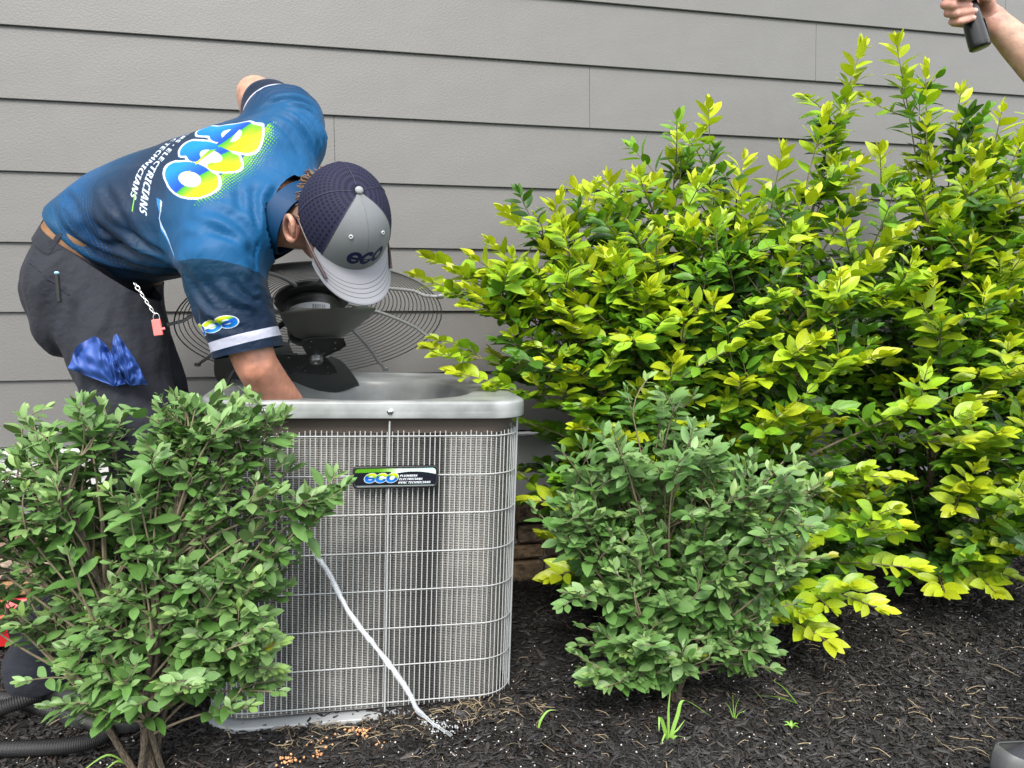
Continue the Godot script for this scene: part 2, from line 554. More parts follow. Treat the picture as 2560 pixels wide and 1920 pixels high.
	for k in 1700:
		var x := rr(-1.2, 2.6); var z := rr(0.55, 1.6)
		if x > -0.31 and x < 0.37 and z < 0.80: continue
		var s := rr(0.0016, 0.0045)
		xf.append(Transform3D(Basis(Vector3(rr(-1, 1), rr(-1, 1), rr(0.1, 1)).normalized(), rr(0, 6)).scaled_local(Vector3(s * rr(0.7, 1.5), s, s)), Vector3(x, soil(x, z) + rr(0.005, 0.01), z)))
		cols.append(Color(0.6, 0.58, 0.55) * rr(0.4, 1.1))
	scatter("white_grit", gr.mesh(), vcol(mat(Color.WHITE, 0.6)), xf, cols)
	xf = []; cols = []
	for spot in [[0.032, 0.856, 0.016, 26], [0.005, 0.842, 0.008, 9], [-0.119, 0.931, 0.018, 26], [-0.06, 0.916, 0.012, 12], [-0.05, 0.88, 0.03, 10], [0.07, 0.915, 0.012, 6]]:
		for k in spot[3]:
			var x: float = spot[0] + rng.randfn() * spot[2] * 0.6; var z: float = spot[1] + rng.randfn() * spot[2] * 0.5
			var s := rr(0.003, 0.0065)
			xf.append(Transform3D(Basis(Vector3(rr(-1, 1), rr(-1, 1), rr(0.1, 1)).normalized(), rr(0, 6)).scaled_local(Vector3(s * rr(0.8, 1.4), s, s)), Vector3(x, soil(x, z) + rr(0.006, 0.013), z)))
			cols.append(Color(0.55, 0.28, 0.13) * rr(0.6, 1.2))
	scatter("orange_crumbs", gr.mesh(), vcol(mat(Color.WHITE, 0.8)), xf, cols)

func build_house() -> void:
	var t := thing("house", "house wall of grey lap siding over a pale band and tan stone foundation", "house", Vector3(1.0, 0, 0))
	var core := MB.new()
	core.rbox(Vector3(1.5, 2.7, -2.53), Vector3(13.0, 5.6, 5.0), 0.01)
	part("wall_core", core, mat(lin(0.1, 0.1, 0.1), 0.9), t)
	var roof := MB.new()
	roof.face([Vector3(-5.4, 5.5, 0.45), Vector3(8.4, 5.5, 0.45), Vector3(8.4, 7.4, -2.5), Vector3(-5.4, 7.4, -2.5)])
	roof.face([Vector3(8.4, 5.5, -5.5), Vector3(-5.4, 5.5, -5.5), Vector3(-5.4, 7.4, -2.5), Vector3(8.4, 7.4, -2.5)])
	roof.face([Vector3(-5.4, 5.45, 0.45), Vector3(-5.4, 5.45, -5.5), Vector3(8.4, 5.45, -5.5), Vector3(8.4, 5.45, 0.45)])
	part("roof", roof, mat(lin(0.06, 0.055, 0.05), 0.9), t)
	# lap siding: the butt of each board stands proud of the one below; joints where boards meet
	var e := 0.1975
	var joints := {1: [2.9], 2: [-1.9, 1.70], 3: [2.6], 4: [1.5], 5: [0.004, 3.4], 6: [0.817, -2.9], 7: [1.634, -1.9], 8: [-1.2, 2.4], 9: [0.5, 2.9]}
	for k in 24:
		var y0 := 0.506 + e * k
		var cuts: Array = [-4.9] + joints.get(_row(k), [0.2 + fmod(k * 1.37, 2.6)]) + [7.9]
		cuts.sort()
		for q in cuts.size() - 1:
			var b := MB.new()
			var x0: float = cuts[q] + 0.0006; var x1: float = cuts[q + 1] - 0.0006
			var y1 := y0 + e + 0.03
			var zf := 0.0065; var zb := -0.0045    # face stands out at the butt and slips under the next board
			var bv := 0.0015
			b.face([Vector3(x0, y0 + bv, zf), Vector3(x1, y0 + bv, zf), Vector3(x1, y1, zb), Vector3(x0, y1, zb)])
			b.face([Vector3(x0, y0, zf - bv), Vector3(x1, y0, zf - bv), Vector3(x1, y0 + bv, zf), Vector3(x0, y0 + bv, zf)])
			b.face([Vector3(x0, y0, -0.0055), Vector3(x1, y0, -0.0055), Vector3(x1, y0, zf - bv), Vector3(x0, y0, zf - bv)])
			b.face([Vector3(x0, y0, -0.0055), Vector3(x0, y0, zf - bv), Vector3(x0, y0 + bv, zf), Vector3(x0, y1, zb), Vector3(x0, y1, -0.0055 - 0.011)])
			b.face([Vector3(x1, y1, -0.0055 - 0.011), Vector3(x1, y1, zb), Vector3(x1, y0 + bv, zf), Vector3(x1, y0, zf - bv), Vector3(x1, y0, -0.0055)])
			part("siding_board", b, M.siding, t)
	# pale band board and its drip cap
	for seg in [[-4.9, -0.2], [-0.198, 3.2], [3.202, 7.9]]:
		var b := MB.new()
		b.rbox(Vector3((seg[0] + seg[1]) * 0.5, 0.385, -0.008), Vector3(seg[1] - seg[0], 0.205, 0.03), 0.003)
		part("band_board", b, M.trim, t)
	var cap := MB.new()
	cap.rbox(Vector3(1.5, 0.4945, 0.0), Vector3(12.8, 0.012, 0.05), 0.003)
	part("drip_cap", cap, M.trim, t)
	# stone foundation, laid in courses
	var tones := [lin(0.36, 0.25, 0.15), lin(0.42, 0.31, 0.2), lin(0.30, 0.215, 0.15), lin(0.40, 0.24, 0.11), lin(0.27, 0.2, 0.16), lin(0.44, 0.36, 0.27)]
	var mats := []
	for c in tones:
		var m := mat(c, 0.9)
		m.albedo_texture = noise(0.012, 40 + mats.size(), 256, 5, 0.55, 1.0)
		bump(m, noise(0.02, 50 + mats.size(), 256, 5), 0.8)
		mats.append(tri_map(m, Vector3(5, 5, 5)))
	var back := MB.new()
	back.rbox(Vector3(1.5, 0.13, -0.02), Vector3(12.8, 0.30, 0.04), 0.002)
	part("mortar", back, tri_map(bump(mat(lin(0.42, 0.38, 0.32), 0.95), noise(0.05, 61, 256, 4), 0.3), Vector3(6, 6, 6)), t)
	var row_y := [-0.02, 0.068, 0.122, 0.192, 0.281]
	for r in 4:
		var x := -2.2 - rr(0, 0.2)
		while x < 4.2:
			var w := rr(0.16, 0.34)
			var b := MB.new()
			var hgt: float = row_y[r + 1] - row_y[r] - 0.009
			b.rbox(Vector3(x + w * 0.5, row_y[r] + hgt * 0.5 + 0.0045, 0.008 + rr(0, 0.008)), Vector3(w - 0.009, hgt, 0.05), 0.007)
			part("stone", b, mats[rng.randi() % 6], t)
			x += w

func _row(k: int) -> int:
	return k + 1

func outline(half: float, rad: float, y: float, seg := 12) -> Array:   # rounded square, counter-clockwise from above
	var out := []
	for q in 4:
		var c := Vector2(half - rad, half - rad).rotated(PI * 0.5 * q)
		var edge: Vector2 = Vector2(half - rad, -(half - rad)).rotated(PI * 0.5 * q)
		for k in 6:     # straight run before each corner
			var f := k / 6.0
			var p := (edge.lerp(c, f)) + Vector2(rad, 0).rotated(PI * 0.5 * q)
			out.append(Vector3(p.x, y, -p.y))
		for k in seg:
			var a := PI * 0.5 * q + PI * 0.5 * k / seg
			var p := c + Vector2(cos(a), sin(a)) * rad
			out.append(Vector3(p.x, y, -p.y))
	return out

func to_circle(loop: Array, r: float, y: float, f: float) -> Array:
	var out := []
	for p: Vector3 in loop:
		var d := Vector2(p.x, p.z)
		var c := d.normalized() * r
		out.append(Vector3(lerpf(d.x, c.x, f), y, lerpf(d.y, c.y, f)))
	return out

# walk along a closed outline, one point every step
func walk(loop: Array, count: int) -> Array:
	var total := 0.0
	for k in loop.size(): total += (loop[k] as Vector3).distance_to(loop[(k + 1) % loop.size()])
	var out := []
	var k := 0
	var done := 0.0
	for q in count:
		var want := total * q / count
		var seg: float = (loop[k] as Vector3).distance_to(loop[(k + 1) % loop.size()])
		while done + seg < want:
			done += seg
			k += 1
			seg = (loop[k % loop.size()] as Vector3).distance_to(loop[(k + 1) % loop.size()])
		out.append((loop[k % loop.size()] as Vector3).lerp(loop[(k + 1) % loop.size()], (want - done) / seg))
	return out

func build_conditioner() -> void:
	var t := thing("air_conditioner", "grey square outdoor air conditioner with wire grille sides and its fan lifted off", "air conditioner", Vector3(0.044, 0.006, 0.455))
	t.rotation.z = deg_to_rad(-1.9)
	var H := 0.345
	# base pan
	var b := MB.new()
	b.loft([outline(H + 0.004, 0.09, -0.05), outline(H + 0.004, 0.09, -0.010), outline(H + 0.001, 0.088, -0.006), outline(H - 0.03, 0.09, -0.004), outline(0.02, 0.019, -0.006)])
	part("base_pan", b, M.galv, t, false, true)
	# coil
	var coil := mat(lin(0.70, 0.70, 0.68), 0.5)
	var im := Image.create(16, 64, false, Image.FORMAT_RGB8)
	var ih := Image.create(16, 64, false, Image.FORMAT_RGB8)
	for y in 64:
		for x in 16:
			var q := fmod(y + 0.5, 16.0) / 16.0
			var ridge := pow(0.5 + 0.5 * cos((q - 0.5) * TAU), 1.4)
			var g := 0.34 + 0.66 * ridge * (0.8 + 0.2 * sin(x * 0.9 + y)) * rr(0.86, 1.0)
			if x % 8 == 0: g *= 0.7
			im.set_pixel(x, y, Color(g, g, g)); ih.set_pixel(x, y, Color(ridge, ridge, ridge))
	coil.albedo_texture = ImageTexture.create_from_image(im)
	bump(coil, ImageTexture.create_from_image(ih), 0.12)
	coil.uv1_scale = Vector3(150, 42, 1)
	# dirt left on the fins in upright streaks
	coil.detail_enabled = true
	coil.detail_blend_mode = BaseMaterial3D.BLEND_MODE_MUL
	coil.detail_uv_layer = BaseMaterial3D.DETAIL_UV_1
	var dirt := Image.create(512, 256, false, Image.FORMAT_RGB8)
	var fn := FastNoiseLite.new(); fn.seed = 5; fn.frequency = 0.02
	for y in 256:
		for x in 512:
			var u := x / 512.0
			var s := 0.82 + 0.28 * fn.get_noise_2d(x * 2.2, y * 0.18) + 0.18 * fn.get_noise_2d(x * 9.0, y * 0.9 + 400.0)
			var band := exp(-pow((u - 0.8135 - 0.0006 * sin(y * 0.03)) / 0.0042, 4.0)) + 0.45 * exp(-pow((u - 0.806) / 0.005, 2.0)) + 0.35 * exp(-pow((u - 0.797) / 0.0025, 2.0))
			s *= 1.0 - 0.78 * clampf(band, 0.0, 1.0)
			s = clampf(s, 0.08, 1.0)
			dirt.set_pixel(x, y, Color(s, s * 0.985, s * 0.96))
	coil.detail_albedo = ImageTexture.create_from_image(dirt)
	var cb := MB.new()
	var co := outline(H - 0.022, 0.070, 0)
	var l0 := []; var l1 := []
	for p: Vector3 in co:
		l0.append(Vector3(p.x, 0.002, p.z)); l1.append(Vector3(p.x, 0.668, p.z))
	cb.loft([l0, l1], true, [1.0, 0.0])
	var li := outline(H - 0.062, 0.065, 0.668); var lj := outline(H - 0.062, 0.065, 0.03)
	var inner := MB.new(); inner.loft([lj, li]); inner.loft([li, l1])
	# the fins are drawn with their own copy of the sheet so that the streaks do not repeat
	var rows := MB.new()
	for q in 1: rows.loft([l0, l1], true, [1.0, 0.0])
	var streak := coil.duplicate()
	streak.detail_uv_layer = BaseMaterial3D.DETAIL_UV_2
	var arr := []
	var am := rows.mesh()
	arr = am.surface_get_arrays(0)
	arr[Mesh.ARRAY_TEX_UV2] = rows.uv
	var cm := ArrayMesh.new(); cm.add_surface_from_arrays(Mesh.PRIMITIVE_TRIANGLES, arr)
	part("coil", cm, streak, t, false, true)
	part("coil_frame", inner, mat(lin(0.03, 0.03, 0.03), 0.8), t, false, true)
	# dark gasket band under the lid
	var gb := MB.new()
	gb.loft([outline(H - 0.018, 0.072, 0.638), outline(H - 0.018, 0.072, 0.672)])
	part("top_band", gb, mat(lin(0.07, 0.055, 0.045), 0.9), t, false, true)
	# wire grille
	var wire_mat := mat(lin(0.36, 0.375, 0.38), 0.4)
	var wires := walk(outline(H - 0.006, 0.083, 0.0), 220)
	var vw := MB.new()
	vw.tube([Vector3(0, 0.014, 0), Vector3(0, 0.25, 0), Vector3(0, 0.45, 0), Vector3(0, 0.644, 0)], [0.0012], 6)
	var vm := vw.mesh()
	for k in wires.size():
		var o := part("upright_wire", vm, wire_mat, t, false, true)
		o.position = wires[k] + Vector3(rr(-0.0004, 0.0004), rr(-0.003, 0.003), 0)
		o.rotation = Vector3(rr(-0.002, 0.002), 0, rr(-0.002, 0.002))
	for k in 8:
		var y: float = 0.0235 + 0.0872 * k
		var w := MB.new()
		w.tube(outline(H - 0.0035, 0.085, y + (0.0 if k < 7 else 0.0)), [0.0013], 6, true)
		part("cross_wire", w, wire_mat, t, false, true)
	# upright posts
	for p in [[Vector3(0.040, 0, H + 0.0005), 0.0], [Vector3(H - 0.003, 0, 0.272), PI * 0.45], [Vector3(-H + 0.004, 0, 0.25), -PI * 0.42], [Vector3(H - 0.004, 0, -0.25), PI * 0.5], [Vector3(-H + 0.004, 0, -0.25), PI * 0.5]]:
		var q := MB.new()
		q.rbox(Vector3(p[0].x, 0.336, p[0].z), Vector3(0.0036 if p[1] == 0.0 else 0.013, 0.665, 0.005), 0.0012, Basis(Vector3.UP, p[1]))
		part("post", q, wire_mat if p[1] == 0.0 else M.galv, t, false, true)
	# lid: skirt, rolled edge, dished top, throat
	var top := MB.new()
	var O := outline(H + 0.011, 0.094, 0)
	var loops := []
	for e in [[0.006, 0.6775], [0.010, 0.6745], [0.012, 0.676], [0.0125, 0.688], [0.0115, 0.690], [0.0125, 0.692], [0.0120, 0.706], [0.0095, 0.7105], [0.005, 0.7125], [-0.004, 0.7130], [-0.014, 0.7115], [-0.024, 0.7095]]:
		loops.append(outline(H + e[0], 0.094 + e[0] - 0.011, e[1]))
	var ins := outline(H - 0.024, 0.062, 0.7085)
	for e in [[0.3, 0.708], [0.65, 0.707]]: loops.append(to_circle(ins, 0.288, e[1], e[0]))
	for e in [[0.288, 0.7055], [0.280, 0.7035], [0.273, 0.700], [0.268, 0.695], [0.264, 0.687], [0.259, 0.672], [0.252, 0.645], [0.244, 0.612], [0.238, 0.57], [0.236, 0.5], [0.236, 0.42]]:
		loops.append(to_circle(ins, e[0], e[1], 1.0))
	top.loft(loops)
	var lid := mat(lin(0.34, 0.36, 0.363), 0.3)
	lid.albedo_texture = noise(0.006, 71, 512, 5, 0.66, 1.0)
	bump(lid, noise(0.008, 72, 256, 2), 0.02)
	part("lid", top, tri_map(lid, Vector3(2, 2, 2), false), t, false, true)
	var floor_disc := MB.new()
	floor_disc.lathe([Vector2(0.0, 0.36), Vector2(0.236, 0.36), Vector2(0.236, 0.34)], 32)
	part("compressor_cover", floor_disc, mat(lin(0.03, 0.03, 0.03), 0.7), t, false, true)
	# hexagon screws round the skirt
	for p in [[0.040, 0.0, 0.0], [0.30, 0.0, 0.35], [-0.22, 0.0, 0.0]]:
		var a: float = p[2]
		var pos := Vector3(p[0], 0.691, H + 0.0125) if a == 0.0 else Vector3(H - 0.004, 0.690, 0.295)
		var bs := Basis(Vector3.UP, 0.0 if a == 0.0 else 0.95) * Basis(Vector3.RIGHT, PI * 0.5)
		var s := MB.new()
		s.lathe([Vector2(0.0, 0.0062), Vector2(0.0045, 0.006), Vector2(0.0052, 0.005), Vector2(0.0052, 0.0018), Vector2(0.0078, 0.0014), Vector2(0.0078, -0.001)], 6)
		var o := part("screw", s, M.steel, t, false, true)
		o.transform = Transform3D(bs, pos)
	# name plate, printed
	var plate := MB.new()
	var pc := Vector3(0.055, 0.545, H + 0.0045)
	var rl := func(hw: float, hh: float, r: float, z: float) -> Array:
		var out := []
		for q in 4:
			var sx: float = [1, -1, -1, 1][q]; var sy: float = [1, 1, -1, -1][q]
			for k in 5:
				var a := PI * 0.5 * q + PI * 0.5 * k / 4.0
				out.append(pc + Vector3(sx * (hw - r) + cos(a) * r, sy * (hh - r) + sin(a) * r, z))
		return out
	plate.loft([rl.call(0.0925, 0.0245, 0.009, -0.004), rl.call(0.0925, 0.0245, 0.009, 0.002), rl.call(0.0915, 0.0235, 0.009, 0.0034), rl.call(0.0885, 0.0205, 0.008, 0.0036), rl.call(0.0878, 0.0198, 0.008, 0.0018)])
	var pl := part("name_plate", plate, mat(lin(0.012, 0.012, 0.014), 0.35), t, false, true)
	var face := MB.new()
	var ring: Array = rl.call(0.0879, 0.0199, 0.008, 0.0019)
	for p: Vector3 in ring: face.vert(p, Vector2((p.x - pc.x) / 0.176 + 0.5, 0.5 - (p.y - pc.y) / 0.040))
	for k in range(1, ring.size() - 1): face.tri(0, k, k + 1)
	var fm := mat(Color.WHITE, 0.3)
	fm.albedo_texture = ImageTexture.create_from_image(plate_print())
	var fo := part("printed_face", face, fm, pl, false, true)
	pl.rotation.z = 0.0
	fo.position = Vector3.ZERO

func build_fan() -> void:
	var R := 0.333
	var t := thing("fan_assembly", "round wire fan guard with motor and dark blades, propped tilted on the air conditioner", "fan", Vector3(-0.060, 0.868, 0.405))
	# local y is the upper side of the guard; the underside looks towards the front
	var up := Vector3(-0.055, 0.89, -0.45).normalized()
	var xa := Vector3(0.97572602, 0.02, 0.21899481)
	xa = (xa - up * xa.dot(up)).normalized()
	t.basis = Basis(xa, up, xa.cross(up))
	var dome := func(r: float) -> float: return 0.085 * (1.0 - pow(r / R, 2.2))
	var wire := mat(lin(0.075, 0.075, 0.078), 0.35)
	var rod := mat(lin(0.22, 0.225, 0.23), 0.38)
	var n := 25
	for k in n:
		var r := lerpf(0.088, R, float(k) / (n - 1))
		var pts := []
		for q in 64:
			var a := TAU * q / 64
			pts.append(Vector3(cos(a) * r, dome.call(r), sin(a) * r))
		var w := MB.new()
		w.tube(pts, [0.00125 if k < n - 1 else 0.0018], 6, true)
		part("guard_ring", w, wire, t, false, true)
	for k in 8:
		var a: float = TAU * (k + 0.36) / 8.0 + [0.0, 0.08, -0.1, 0.05, 0.0, -0.06, 0.1, 0.0][k]
		var d := Vector3(cos(a), 0, sin(a))
		var pts := [d * 0.055 + Vector3(0, 0.074, 0)]
		for q in 9:
			var r := lerpf(0.09, R - 0.045, q / 8.0)
			pts.append(d * r + Vector3(0, dome.call(r) - 0.006, 0))
		pts.append(d * (R - 0.02) + Vector3(0, -0.003, 0)); pts.append(d * (R + 0.012) + Vector3(0, -0.014, 0)); pts.append(d * (R + 0.028) + Vector3(0, -0.016, 0))
		var w := MB.new()
		w.tube(pts, [0.0045, 0.0045, 0.0045, 0.0045, 0.0045, 0.0045, 0.0045, 0.0045, 0.0045, 0.0045, 0.0045, 0.0042, 0.0036], 8)
		var s := part("spoke", w, rod, t, false, true)
		var tab := MB.new()
		tab.tube([d * (R + 0.02) + Vector3(0, -0.0135, 0), d * (R + 0.02) + Vector3(0, -0.0195, 0)], [0.009], 10)
		part("foot_tab", tab, rod, s, false, true)
	# motor
	var mo := MB.new()
	mo.lathe([Vector2(0.0, 0.098), Vector2(0.05, 0.096), Vector2(0.088, 0.088), Vector2(0.095, 0.080), Vector2(0.095, 0.070), Vector2(0.088, 0.066), Vector2(0.072, 0.064)], 40)
	part("motor_cap", mo, mat(lin(0.012, 0.013, 0.013), 0.4), t, false, true)
	var bd := MB.new()
	bd.lathe([Vector2(0.068, 0.066), Vector2(0.0715, 0.062), Vector2(0.0715, 0.050), Vector2(0.067, 0.047), Vector2(0.067, -0.022), Vector2(0.062, -0.033), Vector2(0.04, -0.037), Vector2(0.014, -0.038), Vector2(0.008, -0.040), Vector2(0.0065, -0.085), Vector2(0.0, -0.085)], 40)
	var body := part("motor", bd, bump(mat(lin(0.018, 0.018, 0.018), 0.42), noise(0.05, 75, 128, 3), 0.05), t, false, true)
	var lb := MB.new()
	for q in 2:
		for k in 13:
			var a := lerpf(0.65, 2.35, k / 12.0)
			lb.vert(Vector3(cos(a) * 0.0675, 0.036 - q * 0.048, sin(a) * 0.0675), Vector2(1.0 - k / 12.0, q))
	for k in 12: lb.quad(k + 1, k, 13 + k, 14 + k)
	var lm := mat(Color.WHITE, 0.4)
	lm.albedo_texture = ImageTexture.create_from_image(label_print())
	part("label", lb, lm, body, false, true)
	# blades on a hub plate
	var dark := mat(lin(0.085, 0.092, 0.088), 0.4)
	var plate_mat := mat(lin(0.014, 0.015, 0.015), 0.4)
	var hub := MB.new()
	hub.lathe([Vector2(0.0, -0.062), Vector2(0.016, -0.062), Vector2(0.017, -0.064), Vector2(0.017, -0.098), Vector2(0.014, -0.104), Vector2(0.008, -0.104), Vector2(0.008, -0.09), Vector2(0.0, -0.09)], 24)
	var hb := part("hub", hub, mat(lin(0.2, 0.21, 0.21), 0.35, 0.6), t, false, true)
	var ss := MB.new()
	ss.tube([Vector3(0.01, -0.085, 0.008), Vector3(0.026, -0.085, 0.02)], [0.0045], 8)
	part("set_screw", ss, M.steel, hb, false, true)
	for k in 3:
		var a: float = [deg_to_rad(62.0), deg_to_rad(-108.0), deg_to_rad(189.0)][k]
		var bs := Basis(Vector3.UP, -a)
		var lp := []
		# blade: a broad curved paddle, x outward
		var rows := 9
		for s in 2:
			pass
		var bl := MB.new()
		for s in 2:
			var th := 0.0009 if s == 0 else -0.0009
			for i in rows + 1:
				var f := float(i) / rows
				var r := lerpf(0.052, 0.280, f)
				var hw := lerpf(0.045, 0.120, pow(f, 0.55)) * (1.0 if f < 0.86 else 1.0 - 0.35 * pow((f - 0.86) / 0.14, 2.0))
				for j in 9:
					var g := j / 8.0 * 2.0 - 1.0
					var z := g * hw + 0.028 * f
					var y := -0.078 - g * hw * 0.12 + 0.020 * g * g - 0.012 * f
					bl.vert(bs * Vector3(r - 0.03 * g * g * f, y + th, z), Vector2(f, j / 8.0))
		var w := 9
		var off := (rows + 1) * w
		for i in rows:
			for j in 8:
				var q := i * w + j
				bl.quad(q, q + 1, q + w + 1, q + w)
				bl.quad(off + q + w, off + q + w + 1, off + q + 1, off + q)
		for i in rows:
			for e in [0, 8]:
				var q: int = i * w + e
				bl.quad(q, q + w, off + q + w, off + q)
		for j in 8:
			var q := rows * w + j
			bl.quad(q, q + 1, off + q + 1, off + q)
		var bo := part("blade", bl, dark, t, false, true)
		# bracket arm riveted to the blade
		var arm := MB.new()
		var pts2 := [Vector2(0.0, -0.02), Vector2(0.03, -0.03), Vector2(0.05, -0.05), Vector2(0.075, -0.062), Vector2(0.11, -0.05), Vector2(0.118, -0.02), Vector2(0.118, 0.03), Vector2(0.10, 0.056), Vector2(0.07, 0.05), Vector2(0.045, 0.036), Vector2(0.03, 0.03), Vector2(0.0, 0.022)]
		var rim := []
		for s in 2:
			var loop := []
			for p in pts2:
				var f := clampf((p.x - 0.04) / 0.08, 0.0, 1.0)
				loop.append(bs * Vector3(p.x, -0.0835 - p.y * 0.10 * f - s * 0.0025 - 0.002, p.y + 0.01 * f))
			rim.append(loop)
		arm.loft([rim[0], rim[1]])
		arm.face(rim[1])
		var inv: Array = rim[0].duplicate(); inv.reverse()
		arm.face(inv)
		var br := part("bracket", arm, plate_mat, bo, false, true)
		for p in [Vector2(0.092, -0.03), Vector2(0.1, 0.03), Vector2(0.06, -0.035), Vector2(0.065, 0.03)]:
			var rv := MB.new()
			rv.lathe([Vector2(0.0, -0.0035), Vector2(0.0028, -0.0025), Vector2(0.004, 0.0), Vector2(0.0, 0.0005)], 8)
			var f := clampf((p.x - 0.04) / 0.08, 0.0, 1.0)
			var pos := bs * Vector3(p.x, -0.0835 - p.y * 0.10 * f - 0.0045, p.y + 0.01 * f)
			for q in rv.v.size(): rv.v[q] += pos
			part("rivet", rv, mat(lin(0.05, 0.05, 0.05), 0.35), bo, false, true)
	# black power cord from the motor down into the throat
	var cord := MB.new()
	var cp := []
	for p in [Vector3(-0.05, 0.05, -0.03), Vector3(-0.10, 0.02, -0.02), Vector3(-0.16, -0.05, 0.02), Vector3(-0.2, -0.13, 0.06), Vector3(-0.21, -0.2, 0.09)]: cp.append(p)
	cord.tube(curve(cp, 6), [0.008], 10)
	part("power_cord", cord, M.black, t, false, true)

# ---------- flat print: lettering and marks ----------
func ring_d(p: Vector2, rx: float, ry: float) -> float:
	var e := sqrt(p.x * p.x / (rx * rx) + p.y * p.y / (ry * ry))
	return p.length() * (1.0 - 1.0 / e) if e > 0.05 else -minf(rx, ry)

# the three-letter mark in its own units, letters one unit high; alpha 0 outside
func mark(x: float, y: float, plain := false) -> Color:
	var sx := x - 0.22 * y
	var best := 9.0
	var body := 9.0
	var who := Vector2.ZERO
	for k in 3:
		var p := Vector2(sx - [-0.86, 0.0, 0.86][k], y)
		var rx := 0.34; var ry := 0.37
		var d := absf(ring_d(p, rx, ry))
		var a := rad_to_deg(atan2(p.y, p.x))
		if k == 1 and absf(a) < 38.0:
			d = minf(p.distance_to(Vector2(rx * 0.79, ry * 0.62)), p.distance_to(Vector2(rx * 0.79, -ry * 0.62)))
		if k == 0:
			if a < -4.0 and a > -42.0: d = minf(p.distance_to(Vector2(rx * 0.74, -ry * 0.67)), absf(p.y) if p.x > 0 else d)
			if absf(p.x) < rx: d = minf(d, absf(p.y + 0.02) + 0.03)
		var fill := maxf(ring_d(p, rx, ry), 0.0)
		body = minf(body, fill)
		if d < best:
			best = d; who = p
	if plain:
		return Color(0.02, 0.05, 0.22, 1.0) if best < 0.13 else Color(0, 0, 0, 0)
	if best < 0.135:
		var v := who.y + who.x * 0.35
		if v > 0.06: return Color(0.05, 0.45, 0.20).lerp(Color(0.66, 0.70, 0.01), clampf(v / 0.34, 0, 1))
		return Color(0.0, 0.22, 0.58).lerp(Color(0.0, 0.42, 0.70), clampf(-v / 0.4, 0, 1))
	if body < 0.188: return Color(0.70, 0.71, 0.75)
	return Color(0, 0, 0, 0)

func stamp_mark(im: Image, at: Vector2, size: float, turn: float, plain := false, squash := 1.0) -> void:
	var r := int(size * 1.75)
	for y in range(maxi(0, int(at.y) - r), mini(im.get_height(), int(at.y) + r)):
		for x in range(maxi(0, int(at.x) - r), mini(im.get_width(), int(at.x) + r)):
			var q := (Vector2(x, y) - at).rotated(-turn) / size
			q.y /= squash
			if absf(q.x) > 1.75 or absf(q.y) > 0.85: continue
			var c := mark(q.x, -q.y, plain)
			if c.a > 0: im.set_pixel(x, y, c)

# letters drawn from a font's outlines into a picture
func letter(im: Image, text: String, at: Vector2, high: float, turn: float, color: Color, slant := 0.25, wide := 1.0, heavy := 0.9) -> void:   # heavy: extra stroke width, in 1/48 of the size
	var tm := TextMesh.new()
	var base := SystemFont.new()
	base.font_names = PackedStringArray(["Droid Sans"])
	base.font_weight = 700
	tm.font = base; tm.font_size = 48; tm.text = text; tm.depth = 0.0; tm.pixel_size = 1.0 / 34.0
	tm.horizontal_alignment = HORIZONTAL_ALIGNMENT_LEFT
	var a := tm.get_mesh_arrays()
	if a.size() == 0: return
	var v: PackedVector3Array = a[Mesh.ARRAY_VERTEX]
	var ix: PackedInt32Array = a[Mesh.ARRAY_INDEX] if a[Mesh.ARRAY_INDEX] != null else PackedInt32Array(range(v.size()))
	var cov := {}
	var w := im.get_width(); var h := im.get_height()
	for kk in range(0, ix.size() * 3, 3):
		var k := kk % ix.size()
		var shift := Vector2(heavy * (kk / ix.size() - 1) * 0.055, 0.0)
		var p := []
		for j in 3:
			var q := v[ix[k + j]]
			p.append(at + (Vector2((q.x + q.y * slant) * wide, -q.y) + shift).rotated(turn) * high)
		var area: float = (p[1] - p[0]).cross(p[2] - p[0])
		if absf(area) < 1e-6: continue
		var x0 := int(floor(minf(p[0].x, minf(p[1].x, p[2].x)))); var x1 := int(ceil(maxf(p[0].x, maxf(p[1].x, p[2].x))))
		var y0 := int(floor(minf(p[0].y, minf(p[1].y, p[2].y)))); var y1 := int(ceil(maxf(p[0].y, maxf(p[1].y, p[2].y))))
		for y in range(maxi(y0, 0), mini(y1, h - 1) + 1):
			for x in range(maxi(x0, 0), mini(x1, w - 1) + 1):
				var hit := 0
				for s in 4:
					var q := Vector2(x + 0.25 + 0.5 * (s % 2), y + 0.25 + 0.5 * (s / 2))
					var e0: float = (p[1] - p[0]).cross(q - p[0]) / area
					var e1: float = (p[2] - p[1]).cross(q - p[1]) / area
					var e2: float = (p[0] - p[2]).cross(q - p[2]) / area
					if e0 >= 0 and e1 >= 0 and e2 >= 0: hit |= 1 << s
				if hit:
					var key := y * w + x
					cov[key] = cov.get(key, 0) | hit
	for key in cov:
		var b: int = cov[key]
		var s := ((b & 1) + ((b >> 1) & 1) + ((b >> 2) & 1) + ((b >> 3) & 1)) * 0.25
		im.set_pixel(key % w, key / w, im.get_pixel(key % w, key / w).lerp(color, s))

